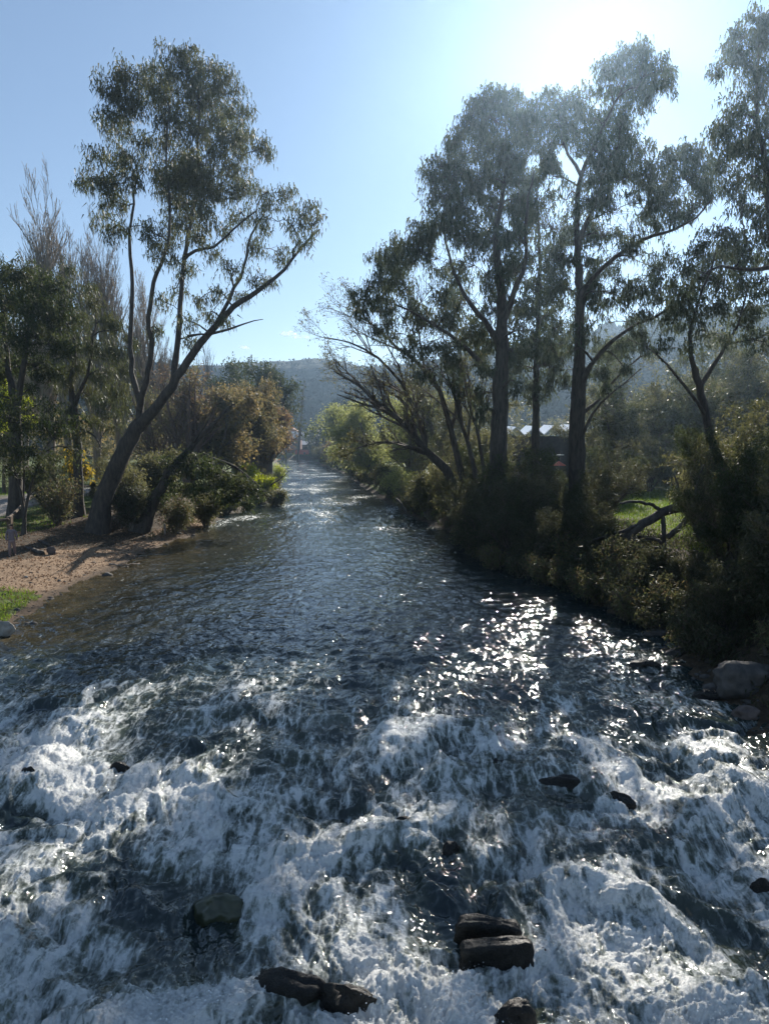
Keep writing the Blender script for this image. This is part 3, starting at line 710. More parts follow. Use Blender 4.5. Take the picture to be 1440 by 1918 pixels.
# ---- far left evergreens
make_tree('evergreen_tree', 'broad dark evergreen with rounded top at the left edge', 'tree', (30, 900), 52,
          [('trunk', [(27, 900, 0), (30, 830, 0), (28, 760, 0)], .5, .4), ('limb', [(28, 765, 0), (22, 720, 0), (14, 670, .5), (8, 600, 1), (15, 540, 1)], .3, .07),
           ('limb', [(30, 770, 0), (38, 730, 0), (48, 660, -.5), (60, 590, -1), (70, 540, -1)], .3, .07)],
          [(5, 520, 34), (40, 515, 30), (75, 530, 30), (105, 545, 26), (125, 575, 24), (20, 560, 36), (65, 575, 34), (100, 600, 30), (-30, 560, 50), (135, 610, 16), (10, 620, 36), (55, 630, 34), (95, 650, 30), (125, 650, 20), (30, 680, 30),
           (75, 690, 28), (5, 700, 24), (110, 700, 22), (-40, 660, 50), (60, 730, 14), (-40, 740, 30)],
          'dark', 'bark', L=.34, Wd=.08, depth=4, seed=4, perclump=48, down=.9, dens=1.15)
make_tree('drooping_tree', 'tall drooping grey-green tree left of the big gum', 'tree', (150, 915), 54,
          [('trunk', [(148, 915, 0), (146, 850, 0), (142, 790, 0), (136, 755, 0)], .34, .3), ('limb', [(136, 758, 0), (134, 720, 0), (141, 660, .3), (136, 600, .5), (132, 540, .5), (122, 500, .5)], .25, .05),
           ('limb', [(138, 765, 0), (152, 730, -.5), (170, 680, -.8), (178, 620, -1), (180, 570, -1)], .18, .05),
           ('limb', [(142, 800, 0), (175, 815, -1), (190, 840, -1.5)], .1, .04)],
          [(132, 500, 10), (165, 540, 16), (185, 560, 18), (160, 600, 24), (200, 600, 20), (225, 620, 20), (140, 640, 24), (180, 650, 26), (215, 660, 24), (235, 690, 18), (150, 690, 24), (195, 700, 26), (225, 730, 22), (165, 740, 22), (205, 760, 22),
           (235, 770, 12), (120, 720, 18), (125, 770, 18), (180, 790, 18), (215, 800, 16), (110, 590, 12), (250, 640, 10), (105, 800, 18), (150, 810, 16)],
          'oak', 'bark', L=.45, Wd=.05, depth=3, seed=5, perclump=48, down=1.3, rnd=.4)
make_tree('small_tree', 'low dark multi-stemmed tree shading the path at the left edge', 'tree', (42, 970), 45,
          [('trunk', [(44, 972, 0), (42, 940, 0), (34, 905, 0), (24, 860, 0)], .12, .07), ('trunk', [(46, 972, 0), (52, 935, 0), (62, 900, 0), (80, 850, 0)], .11, .06), ('trunk', [(45, 972, 0), (46, 930, .4), (46, 880, .4)], .08, .05)],
          [(10, 790, 26), (45, 800, 26), (80, 800, 24), (110, 820, 20), (0, 835, 22), (35, 845, 24), (70, 845, 22), (100, 860, 18), (15, 875, 16), (55, 880, 14), (85, 885, 12), (135, 845, 16), (140, 790, 14), (20, 750, 20), (60, 765, 20), (95, 765, 16)],
          'dark', 'bark', L=.24, Wd=.08, depth=2.2, seed=6, perclump=46, dens=1.1)
make_tree('yellow_leaved_tree', 'sapling with yellow autumn leaves between the left evergreens', 'tree', (152, 930), 56,
          [('trunk', [(152, 930, 0), (150, 900, 0), (146, 870, 0)], .07, .04)],
          [(135, 870, 12), (150, 885, 12), (165, 880, 10), (145, 850, 9)], 'yellow', 'twig', L=.3, Wd=.16, depth=1, seed=7, perclump=34)
make_tree('yellow_leaved_tree', 'pale yellow-green tree glimpsed behind the evergreen at the left edge', 'tree', (10, 880), 70,
          [('trunk', [(8, 900, 0), (8, 800, 0), (12, 740, 0)], .15, .08)],
          [(5, 730, 22), (15, 760, 22), (40, 750, 14), (50, 790, 14), (0, 790, 20)], 'lime', 'twig', L=.35, Wd=.14, depth=2, seed=8, perclump=44)

# ---- right bank gums
G1_l = [('trunk', [(930, 985, 0), (932, 900, 0), (935, 800, 0), (938, 690, 0)], .66, .52),
        ('limb', [(938, 695, 0), (942, 605, 0), (935, 522, .4), (929, 440, .6), (940, 370, .6), (950, 300, .6), (945, 230, .6)], .45, .05),
        ('limb', [(940, 610, 0), (965, 545, -.6), (985, 480, -1), (985, 400, -1.2), (1000, 320, -1)], .25, .05),
        ('limb', [(937, 650, 0), (905, 600, -.5), (870, 550, -1), (840, 480, -1), (830, 400, -1)], .24, .05),
        ('limb', [(935, 720, 0), (900, 680, .6), (860, 640, 1), (800, 600, 1.5), (740, 570, 2)], .22, .05)]
G1_c = [(930, 190, 26), (905, 205, 24), (965, 200, 22), (890, 235, 26), (935, 235, 28), (860, 255, 20), (985, 220, 18), (870, 290, 28), (920, 285, 30), (830, 310, 24), (805, 330, 18), (855, 340, 26), (900, 335, 28),
        (950, 300, 30), (960, 350, 28), (830, 370, 24), (870, 390, 30), (920, 390, 30), (980, 390, 26), (805, 425, 20), (840, 430, 28), (785, 450, 24), (750, 465, 22), (720, 470, 18), (705, 485, 12), (775, 490, 28), (820, 485, 30),
        (870, 450, 30), (920, 450, 30), (970, 450, 28), (735, 510, 22), (710, 530, 20), (685, 545, 14), (668, 555, 8), (760, 540, 26), (810, 540, 28), (860, 510, 30), (910, 520, 30), (960, 510, 28), (720, 570, 20), (750, 590, 20), (790, 590, 24), (830, 600, 22),
        (870, 570, 28), (920, 580, 26), (965, 570, 26), (880, 630, 22), (840, 650, 18), (920, 640, 18), (770, 630, 14), (860, 690, 14), (890, 740, 14), (980, 620, 18), (980, 250, 22), (1005, 200, 14), (900, 690, 14), (800, 650, 12), (985, 290, 18), (760, 660, 12), (835, 690, 12), (790, 700, 10), (960, 660, 16), (965, 720, 12), (905, 770, 12), (865, 730, 10), (680, 580, 10), (700, 610, 12), (730, 630, 12)]
make_tree('gum_tree', 'big broad-crowned gum with the thick straight trunk nearest the water on the right bank', 'tree', (930, 985), 48.0, G1_l, G1_c, 'gum_right', 'bark', L=.42, Wd=.08, depth=4.5, seed=9, perclump=38, sub_r=.52, csize=1.36, down=1.3, rnd=.45, thin=[(1001, 300, 15), (1069, 309, 19), (1036, 338, 16), (1179, 505, 17), (1250, 440, 14), (790, 546, 18), (884, 568, 20), (966, 541, 16), (820, 484, 14), (905, 500, 10), (1110, 470, 13), (1060, 585, 12)])
G2_l = [('trunk', [(1080, 960, 0), (1080, 860, 0), (1082, 760, 0), (1084, 690, 0)], .62, .48),
        ('limb', [(1084, 695, 0), (1087, 605, 0), (1084, 505, .4), (1079, 411, .6), (1088, 330, .6), (1135, 225, .6), (1172, 150, .6)], .42, .05),
        ('limb', [(1086, 735, 0), (1098, 700, -.5), (1112, 678, -1), (1145, 640, -1.5), (1195, 607, -2), (1251, 580, -2.4), (1290, 560, -2.5)], .24, .05),
        ('limb', [(1084, 560, 0), (1120, 510, -1), (1195, 452, -1.6), (1251, 433, -2), (1306, 405, -2), (1335, 370, -2)], .2, .04),
        ('limb', [(1088, 330, .6), (1060, 280, 1), (1045, 240, 1)], .14, .05), ('limb', [(1082, 450, .4), (1110, 390, 0), (1130, 340, -.4), (1145, 280, -.8)], .2, .05),
        ('limb', [(1086, 780, 0), (1130, 740, 1), (1170, 690, 2), (1220, 660, 3), (1270, 650, 4)], .14, .03), ('limb', [(1083, 830, 0), (1120, 760, -1), (1160, 725, -1.6), (1200, 690, -2)], .12, .03)]
G2_c = [(1185, 100, 20), (1205, 85, 12), (1160, 120, 22), (1130, 140, 20), (1200, 130, 22), (1235, 130, 18), (1258, 135, 14), (1250, 158, 12), (1190, 165, 20), (1155, 175, 18), (1170, 205, 14), (1215, 190, 10), (1205, 165, 14),
        (1030, 190, 20), (1060, 195, 22), (1095, 185, 20), (1020, 225, 22), (1055, 240, 26), (1100, 230, 26), (1140, 240, 26), (1165, 250, 20), (1020, 280, 22), (1110, 280, 24), (1150, 290, 30), (1190, 285, 24), (1035, 330, 24), (1120, 330, 26), (1165, 340, 30), (1205, 325, 20),
        (1020, 380, 24), (1060, 375, 20), (1105, 385, 28), (1150, 395, 30), (1200, 380, 24), (1250, 300, 20), (1285, 290, 20), (1310, 300, 20), (1330, 325, 18), (1345, 350, 12), (1240, 340, 22), (1285, 340, 26), (1315, 365, 18), (1235, 385, 22), (1275, 385, 20), (1300, 395, 14),
        (1035, 430, 28), (1085, 440, 28), (1135, 445, 28), (1180, 430, 24), (1225, 430, 18), (1255, 415, 12), (1040, 490, 30), (1095, 500, 30), (1145, 495, 28), (1190, 480, 22), (1225, 500, 16), (1250, 480, 12), (1040, 550, 28), (1095, 560, 28), (1145, 550, 28), (1190, 540, 24),
        (1235, 545, 20), (1260, 570, 16), (1210, 585, 14), (1050, 610, 22), (1100, 620, 18), (1140, 605, 18), (1175, 590, 16), (1290, 550, 12), (1060, 660, 12), (1030, 650, 16), (1120, 660, 10), (1160, 640, 14), (1200, 620, 14), (1240, 600, 12), (1095, 700, 12), (1050, 710, 12), (1130, 720, 12), (1170, 690, 10), (1210, 650, 12), (1275, 600, 12)]
make_tree('gum_tree', 'second big gum on the right bank, its highest branch reaching up to the sun', 'tree', (1080, 965), 49.0, G2_l, G2_c, 'gum_right', 'bark', L=.42, Wd=.08, depth=4.5, seed=10, perclump=38, sub_r=.52, csize=1.36, down=1.3, rnd=.45, thin=[(1001, 300, 15), (1069, 309, 19), (1036, 338, 16), (1179, 505, 17), (1250, 440, 14), (790, 546, 18), (884, 568, 20), (966, 541, 16), (820, 484, 14), (905, 500, 10), (1110, 470, 13), (1060, 585, 12)])
G3_l = [('trunk', [(1470, 1000, 0), (1475, 850, 0), (1478, 700, 0), (1470, 600, 0)], .5, .4), ('limb', [(1470, 605, 0), (1455, 500, 0), (1440, 400, 0), (1430, 300, 0), (1415, 200, 0), (1420, 80, 0)], .34, .05),
        ('limb', [(1478, 640, 0), (1500, 500, 1), (1510, 350, 1), (1500, 200, 1), (1490, 80, 1)], .3, .05), ('limb', [(1440, 500, 0), (1400, 505, -1), (1350, 500, -1.6), (1310, 520, -2)], .14, .04)]
G3_c = [(1425, 50, 26), (1395, 70, 22), (1375, 85, 18), (1445, 30, 22), (1415, 90, 28), (1375, 105, 16), (1345, 130, 10), (1395, 130, 26), (1430, 140, 30), (1400, 180, 26), (1440, 200, 30), (1375, 215, 18), (1335, 238, 12), (1355, 245, 16), (1400, 235, 28), (1440, 260, 30), (1365, 280, 22), (1400, 295, 28),
        (1440, 320, 30), (1385, 335, 24), (1345, 300, 14), (1425, 370, 28), (1390, 370, 16), (1445, 420, 28), (1415, 430, 20), (1440, 480, 24), (1405, 470, 16), (1450, 540, 24), (1420, 530, 18),
        (1490, 60, 40), (1500, 140, 40), (1500, 230, 40), (1500, 320, 40), (1510, 420, 40), (1520, 510, 36)]
make_tree('gum_tree', 'tall gum cut off by the right edge of the picture, reaching the top corner', 'tree', (1470, 1000), 40.0, G3_l, G3_c, 'gum_right', 'bark', L=.32, Wd=.085, depth=2.5, seed=11, perclump=40, sub_r=.55, csize=1.2, down=1.3, rnd=.45)
G4_l = [('trunk', [(1335, 940, 0), (1330, 850, 0), (1318, 760, 0), (1300, 690, 0)], .3, .2), ('limb', [(1300, 692, 0), (1290, 640, 0), (1300, 590, 0), (1325, 520, 0), (1340, 470, 0)], .16, .04), ('limb', [(1310, 725, 0), (1345, 670, 1), (1380, 610, 1), (1400, 540, 1)], .16, .04),
        ('limb', [(1322, 780, 0), (1280, 720, -1), (1235, 670, -1.5), (1210, 650, -2)], .12, .03)]
G4_c = [(1330, 450, 20), (1355, 440, 20), (1385, 455, 22), (1300, 480, 20), (1335, 490, 28), (1375, 495, 28), (1275, 510, 18), (1310, 530, 26), (1350, 540, 28), (1390, 540, 26), (1270, 550, 20), (1295, 575, 22), (1340, 580, 22), (1380, 585, 22), (1415, 580, 20), (1260, 590, 14), (1400, 620, 18),
        (1320, 620, 14), (1360, 640, 14), (1240, 640, 10), (1430, 640, 20), (1290, 640, 12)]
make_tree('gum_tree', 'mid-height open-crowned gum in front of the right hillside', 'tree', (1335, 945), 43.0, G4_l, G4_c, 'gum_right', 'bark', L=.3, Wd=.085, depth=2.5, seed=12, perclump=38, sub_r=.55, csize=1.3, down=1.3, rnd=.45)
# a darker tree behind filling the crown between the two big gums
make_tree('gum_tree', 'gum standing behind the two big ones, filling the gap between their crowns', 'tree', (1000, 950), 62.0,
          [('trunk', [(1000, 950, 0), (1002, 800, 0), (1005, 650, 0), (1010, 480, 0), (1005, 380, 0)], .45, .08)],
          [(1000, 350, 24), (985, 420, 26), (1020, 430, 26), (1000, 480, 28), (970, 510, 26), (1035, 520, 26), (1000, 550, 28), (965, 590, 24), (1035, 600, 26), (1000, 640, 26), (1030, 690, 22), (970, 670, 22), (1005, 730, 22), (1015, 300, 16), (1125, 700, 16), (960, 700, 18), (1050, 650, 20), (1150, 660, 18), (1180, 640, 16), (900, 660, 18), (880, 620, 22), (850, 560, 20)],
          'gum_right', 'bark', L=.4, Wd=.12, depth=4, seed=13, perclump=30, csize=1.4, down=1.2, thin=[(1001, 300, 15), (1069, 309, 19), (1036, 338, 16), (1179, 505, 17), (1250, 440, 14), (790, 546, 18), (884, 568, 20), (966, 541, 16), (820, 484, 14), (905, 500, 10), (1110, 470, 13), (1060, 585, 12)])

# ------------------------------------------------------------------ bare trees (poplars and willows)
def bare_tree(name, label, cat, base, h, spread, stems, levels, barkmat, leafmat=None, leaf=(.12, .05), nleaf=0, seed=1, group=None, limbs=None, trunk_r=.2, up=.35, lean=(0, 0), ldown=.3, wob=.09, sag=0.0, kratio=.5, lspread=.25, tmin=.22, minr=.006, hj=.8):
    """stems grow from the base; levels: list of (k, spread, ratio, n)"""
    global rng
    keep = rng; rng = np.random.default_rng(seed)
    bx, by, bz = base
    root = thing(name, label, cat, base, group=group)
    o3 = np.array(base)
    Ps = []; Rs = []
    if limbs is None:
        for s in range(stems):
            a = rng.uniform(0, 6.28); d = np.array([math.cos(a) * spread + lean[0], math.sin(a) * spread + lean[1], 1.0]); d /= np.linalg.norm(d)
            n = 9; pts = [np.zeros(3) + np.array([math.cos(a), math.sin(a), 0]) * .12 * (stems > 1)]
            L_ = h * rng.uniform(hj, 1.08)
            for j in range(1, n):
                d = d + rng.normal(0, wob * .6, 3); d[2] += .04; d /= np.linalg.norm(d); pts.append(pts[-1] + d * L_ / (n - 1))
            P = np.array(pts); R = trunk_r * np.linspace(1, .08, n) ** .8
            Ps.append(P); Rs.append(R)
            mb = MB(); mb.tubes(P, R, 7, .05); link('trunk' if s == 0 else 'stem', mb.mesh('trunk'), M[barkmat], root)
    else:
        for s, (part, pts, r0, r1) in enumerate(limbs):
            P = np.array(pts) - o3
            P, R = resample(P, np.linspace(r0, r1, len(pts)), 12)
            P[1:-1] += rng.normal(0, .05, P[1:-1].shape)
            Ps.append(P); Rs.append(R)
            mb = MB(); mb.tubes(P, R, 7, .05); link(part, mb.mesh('trunk'), M[barkmat], root)
        m_ = min(len(p) for p in Ps)
    P = np.stack(Ps); R = np.stack(Rs)
    tm = MB(); lm = MB()
    for li, (k, spr, ratio, n) in enumerate(levels):
        P, R = children(P, R, k, tmin if li == 0 else .15, 1.0, spr, ratio, up * (1 if li < 2 else .5), n, .62, wob, curl=-sag * (li > 0))
        tm.tubes(P, np.maximum(R, minr), 4 if li == 0 else 3)
    link('branch', tm.mesh('branch'), M[{'twig_red': 'twig_red', 'bark_pale': 'poplar_twig'}.get(barkmat, 'twig')], root, kind='stuff')
    if leafmat and nleaf:
        Mn, n, _ = P.shape
        i = rng.integers(0, Mn, nleaf); t = rng.integers(1, n, nleaf)
        C = P[i, t] + rng.normal(0, lspread, (nleaf, 3))
        leaves(lm, C, leaf[0], leaf[1], ldown, .6)
        link('crown', lm.mesh('crown', False), M[leafmat], root, kind='stuff')
    rng = keep
    return root
def gpt(px, Y):
    """ground point seen in column px at distance Y"""
    x = (px - CX) / F * (Y * cp + (CAMZ - 1) * sp); return (float(x), float(Y), tz(x, Y))

LV_POP = [(28, .42, .34, 6), (8, .4, .45, 4), (3, .4, .55, 3)]
M['poplar_twig'] = bark_mat('poplar_twig', (.2, .165, .13), (.32, .27, .21))
pops = [(95, 88, 335, 'tallest bare poplar behind the left evergreens'), (50, 92, 440, 'bare poplar at the left end of the poplar clump'), (140, 86, 350, 'bare poplar just right of the tallest poplar'),
        (185, 90, 400, 'bare poplar seen through the left lobe of the big gum'), (22, 96, 490, 'low bare poplar by the left edge above the evergreens'), (235, 92, 420, 'bare poplar behind the forked trunk of the big gum'),
        (285, 96, 470, 'bare poplar behind the middle limbs of the big gum'), (325, 98, 560, 'short bare poplar right of the big gum fork')]
pop_proto = {}
for k, (px, Yd, top, lab) in enumerate(pops):
    b = gpt(px, Yd); zt = at_Y(px, top, Yd)[2]; hh_ = (zt - b[2]) * .79
    if k < 3:
        o = bare_tree('poplar_tree', lab, 'tree', b, 20.0, .07, 3, LV_POP, 'bark_pale', seed=30 + k, trunk_r=.24, up=.75, group='bare poplars behind the left bank', wob=.06, minr=.013)
        pop_proto[k] = o
    else:
        o = copy_tree(pop_proto[k % 3]); o['label'] = lab; o.location = b; o.rotation_euler = (0, 0, 1.3 * k)
    o.scale = (hh_ / 20,) * 3
for k, (px, Yd, top, lab) in enumerate([(395, 180, 660, 'slim bare poplar above the brown tree, left one of the two'), (372, 185, 664, 'slim bare poplar above the brown tree, right of the gum'), (536, 270, 735, 'thin bare poplar at the head of the river, left one'), (557, 262, 718, 'thin bare poplar at the head of the river, right one, the straighter')]):
    b = gpt(px, Yd); zt = at_Y(px, top, Yd)[2]
    if k == 1: px = 402
    bare_tree('poplar_tree', ['slim bare poplar on the skyline above the brown tree', 'shorter bare poplar on the skyline above the brown tree', lab, lab][k], 'tree', b, zt - b[2], .05, 1 if k > 1 else 2, [(40, .35, .16 if k > 1 else .3, 5), (5, .5, .5, 4)], 'bark', seed=50 + k, trunk_r=.45 if k > 1 else .3, up=.8, wob=.04)

def wp(px, py, Yd): return at_Y(px, py, Yd)
# leaning bare willow on the right bank
base = wp(872, 905, 56); bz = tz(base[0], base[1])
b0 = np.array([base[0], base[1], bz])
bare_tree('willow_tree', 'leaning near-bare willow spreading its branches over the river from the right bank', 'tree', tuple(b0), 10, .4, 0,
          [(12, .5, .35, 6), (7, .55, .5, 5), (5, .55, .5, 4)], 'bark', 'olive', (.22, .07), 5200, seed=60, up=.25, limbs=[
              ('trunk', [b0, wp(840, 885, 55.5), wp(795, 845, 55), wp(760, 800, 54.5), wp(715, 760, 54), wp(672, 722, 53.5), wp(625, 695, 53)], .42, .05),
              ('limb', [wp(795, 845, 55), wp(793, 800, 55.5), wp(770, 755, 56), wp(742, 705, 56.5), wp(700, 665, 57), wp(650, 640, 57), wp(610, 632, 57)], .22, .03),
              ('limb', [wp(790, 842, 55), wp(772, 800, 56), wp(768, 770, 57), wp(740, 740, 58), wp(690, 720, 58), wp(640, 708, 58)], .16, .03),
              ('limb', [b0 + (.4, .5, 0), wp(858, 860, 56), wp(842, 800, 56), wp(828, 740, 56), wp(800, 695, 56), wp(745, 650, 56), wp(705, 615, 56), wp(665, 590, 56)], .3, .03),
              ('limb', [wp(795, 850, 55), wp(750, 832, 54), wp(715, 828, 53.5), wp(680, 835, 53), wp(655, 850, 53)], .14, .02)], wob=.12, kratio=.5, lspread=.2)
base = wp(905, 900, 52); b0 = np.array([base[0], base[1], tz(base[0], base[1])])
bare_tree('willow_tree', 'thin leaning willow stems between the spreading willow and the big gum', 'tree', tuple(b0), 9, .3, 0,
          [(9, .5, .4, 6), (6, .55, .5, 5), (4, .55, .5, 4)], 'bark', 'olive', (.22, .07), 3800, seed=61, up=.25, limbs=[
              ('trunk', [b0, wp(885, 860, 52), wp(862, 800, 52), wp(850, 740, 52), wp(835, 690, 52), wp(815, 640, 52)], .2, .03),
              ('stem', [b0 + (.5, 0, 0), wp(900, 830, 52.5), wp(880, 770, 53), wp(868, 700, 53), wp(860, 640, 53)], .16, .03)], lspread=.22)

# leafy willows upstream on the right bank
def leafy(name, label, px, Yd, w_px, top, seed, leafmat, nleaf=9000, leaf=(.3, .09), stems=6, barkmat='bark_grey', group=None, lean=(0, 0), ldown=.5, lspread=.3, spread=None):
    b = gpt(px, Yd); zt = at_Y(px, top, Yd)[2]; h = zt - b[2]
    sp_ = spread if spread is not None else (w_px / F * Yd / 2) / h * .8
    return bare_tree(name, label, 'tree' if 'tree' in name else 'shrub', b, h * .86, sp_, stems, [(8, .6, .42, 5), (5, .6, .5, 4), (3, .6, .55, 3)], barkmat, leafmat, leaf, nleaf, seed=seed, group=group, lean=lean, up=.18, trunk_r=.03 * h, ldown=ldown, lspread=lspread, wob=.13, tmin=.06)
leafy('willow_tree', 'pale green leafy willow farthest upstream on the right bank', 664, 150, 70, 758, 70, 'willow', 12000, (.55, .2), lspread=.6, lean=(-.45, 0))
leafy('willow_tree', 'large yellow-green willow behind the bare willow branches', 712, 105, 110, 745, 71, 'willow', 18000, (.42, .14), lspread=.5, lean=(-.5, 0))
leafy('willow_tree', 'yellow-green willow right of the large one, half hidden by bare branches', 775, 92, 120, 735, 72, 'willow', 14000, (.38, .12), lspread=.45)
leafy('willow_tree', 'sparse olive willow between the willows and the big gum trunk', 850, 84, 150, 720, 73, 'olive', 12000, (.34, .12), lspread=.45)
leafy('shrub', 'reddish brown shrub at the waterline upstream on the right bank', 628, 205, 40, 826, 74, 'russet', 5000, (.6, .24), lspread=.5, barkmat='twig_red')
leafy('shrub', 'brown-green shrub under the pale willow by the right waterline', 672, 125, 40, 845, 75, 'olive', 4500, (.42, .16), lspread=.4)
for k, (px, Yd, w, tp, lab, mt) in enumerate([(760, 70, 60, 885, 'bright olive bush overhanging the river below the bare willow', 'willow'), (800, 62, 70, 875, 'olive bush at the foot of the leaning bare willow', 'olive'), (850, 57, 70, 880, 'dull green bush at the right waterline below the willow stems', 'olive'),
                                               (885, 52, 60, 900, 'dark green bush left of the thick gum trunk base', 'scrub'), (728, 86, 40, 874, 'small olive bush upstream of the bright olive bush', 'olive')]):
    leafy('shrub', lab, px, Yd, w, tp, 80 + k, mt, 5200, (.26, .09), lspread=.28, stems=7)

# brown autumn trees on the left bank upstream
leafy('autumn_tree', 'copper-brown leaved tree behind the lime shrub on the left bank', 400, 82, 150, 725, 90, 'autumn', 17000, (.34, .2), lspread=.4, stems=6)
leafy('autumn_tree', 'brown-green tree with a reddish right side at the left bank bend', 478, 92, 90, 700, 91, 'autumn', 19000, (.36, .2), lspread=.45, stems=6)
leafy('autumn_tree', 'bronze tree at the water end of the left bank treeline', 500, 100, 60, 745, 92, 'russet', 9000, (.4, .2), lspread=.45, stems=5)
leafy('evergreen_tree', 'dark evergreen rising behind the brown trees', 498, 125, 55, 690, 93, 'dark', 11000, (.5, .24), lspread=.6, stems=4)
leafy('evergreen_tree', 'dark evergreen behind the brown trees, nearer the gum', 440, 130, 80, 692, 94, 'dark', 11000, (.5, .24), lspread=.7, stems=5)
leafy('bare_brown_tree', 'leafless reddish tree right of the gum fork', 355, 78, 120, 690, 95, 'russet', 2500, (.3, .1), stems=7, barkmat='twig_red')
leafy('bare_brown_tree', 'leafless brownish tree low behind the gum trunk', 300, 84, 110, 720, 96, 'olive', 4500, (.3, .1), stems=7, barkmat='twig_red')
leafy('shrub', 'bright lime-green shrub lit by the sun on the left bank point', 462, 84, 44, 866, 97, 'lime', 6500, (.3, .09), stems=9, ldown=1.2, lspread=.22)
leafy('shrub', 'low lime-green bush right of the brightest shrub on the point', 492, 80, 40, 892, 98, 'lime', 3600, (.28, .09), stems=8, lspread=.22)
leafy('shrub', 'low green bush at the tip of the left bank point', 515, 76, 36, 918, 99, 'olive', 3600, (.26, .09), stems=8, lspread=.2)
leafy('shrub', 'thin grassy shrub with dry stems upstream of the left bank point', 520, 110, 30, 872, 100, 'lime', 1600, (.3, .08), stems=8, lspread=.3)
leafy('shrub', 'yellow-green bush between gum trunk and slanting trunk', 232, 52, 60, 878, 101, 'olive', 6500, (.24, .08), stems=8, lspread=.25)
leafy('shrub', 'green bush behind the slanting trunk', 300, 58, 90, 850, 102, 'olive', 7500, (.26, .09), stems=8, lspread=.3)
leafy('shrub', 'dark leafy bush at the foot of the slanting trunk', 245, 50, 50, 915, 103, 'scrub', 5200, (.22, .08), stems=8, lspread=.25)
leafy('shrub', 'low weedy bush on the waterline right of the slanting trunk', 330, 51, 60, 940, 104, 'weed', 4200, (.2, .06), stems=8, lspread=.22)
leafy('shrub', 'low green bush on the bank below the dark scrub', 385, 56, 56, 930, 105, 'olive', 4200, (.22, .07), stems=8, lspread=.22)
leafy('shrub', 'dry twiggy bush beside the path left of the gum', 110, 50, 60, 905, 106, 'weed', 2600, (.22, .07), stems=8, barkmat='twig', lspread=.3)

# ------------------------------------------------------------------ dense scrub along the right bank: a few kinds, each copied as its own thing
protos = {}
def proto(key, leafmat, h, seed, nleaf, leaf, stems, spread, lab, grp):
    r = bare_tree('bank_shrub', lab, 'shrub', (0, 0, 0), h, spread, stems, [(8, .65, .42, 5), (6, .6, .52, 4), (3, .6, .55, 3)], 'bark', leafmat, leaf, nleaf, seed=seed, group=grp, up=.12, trunk_r=.1, ldown=.7, lspread=.17, wob=.16, hj=.5)
    protos[key] = [r, False]
def place(key, px, Yd, s=1.0, rz=None, lab=None, grp=None, dz=0.0):
    r = protos[key]
    o = r[0] if not r[1] else copy_tree(r[0])
    r[1] = True
    g = gpt(px, Yd); o.location = (g[0], g[1], g[2] + dz); o.rotation_euler = (0, 0, random.uniform(0, 6.28) if rz is None else rz)
    o.scale = (s, s, s)
    if lab: o['label'] = lab
    if grp: o['group'] = grp
    return o
LAB_D = 'dense dark shrub in the shaded thicket along the right bank'; GR_D = 'dark thicket shrubs on the right bank'
LAB_O = 'tall olive shrub in the sunlit upper thicket behind the right bank'; GR_O = 'olive thicket shrubs behind the right bank'
LAB_T = 'twiggy half-bare shrub in the right bank thicket'; GR_T = 'twiggy shrubs in the right bank thicket'
LAB_L = 'low weedy shrub hanging over the right waterline'; GR_L = 'low shrubs at the right waterline'
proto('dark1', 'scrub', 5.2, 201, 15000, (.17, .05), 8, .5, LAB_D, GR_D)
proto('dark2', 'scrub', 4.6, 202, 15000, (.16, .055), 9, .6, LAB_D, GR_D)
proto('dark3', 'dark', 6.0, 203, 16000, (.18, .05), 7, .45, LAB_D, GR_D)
proto('olive1', 'olive', 7.5, 204, 11000, (.24, .07), 8, .4, LAB_O, GR_O)
proto('olive2', 'oak', 7.0, 205, 12000, (.26, .06), 8, .45, LAB_O, GR_O)
proto('twig1', 'olive', 6.0, 206, 3500, (.2, .06), 9, .5, LAB_T, GR_T)
proto('low1', 'weed', 1.5, 207, 2600, (.15, .05), 9, .8, LAB_L, GR_L)
proto('low2', 'scrub', 1.8, 208, 3200, (.15, .06), 9, .8, LAB_L, GR_L)
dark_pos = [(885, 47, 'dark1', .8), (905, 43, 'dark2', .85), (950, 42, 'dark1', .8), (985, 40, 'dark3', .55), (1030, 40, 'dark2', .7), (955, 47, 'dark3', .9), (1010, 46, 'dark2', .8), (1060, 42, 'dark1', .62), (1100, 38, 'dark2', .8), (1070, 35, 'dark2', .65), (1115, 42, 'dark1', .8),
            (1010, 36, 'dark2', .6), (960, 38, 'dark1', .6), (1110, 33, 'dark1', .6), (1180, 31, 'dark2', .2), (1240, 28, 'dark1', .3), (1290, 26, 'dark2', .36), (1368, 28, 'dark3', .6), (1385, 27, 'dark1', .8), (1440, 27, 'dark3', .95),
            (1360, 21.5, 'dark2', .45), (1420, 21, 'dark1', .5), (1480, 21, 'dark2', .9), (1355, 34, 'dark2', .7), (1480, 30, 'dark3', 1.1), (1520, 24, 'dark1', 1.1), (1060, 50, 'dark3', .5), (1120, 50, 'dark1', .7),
            (1400, 38, 'dark3', 1.0), (930, 55, 'dark3', .9), (1560, 35, 'dark3', 1.3), (1600, 28, 'dark1', 1.3), (1160, 62, 'dark3', .8)]
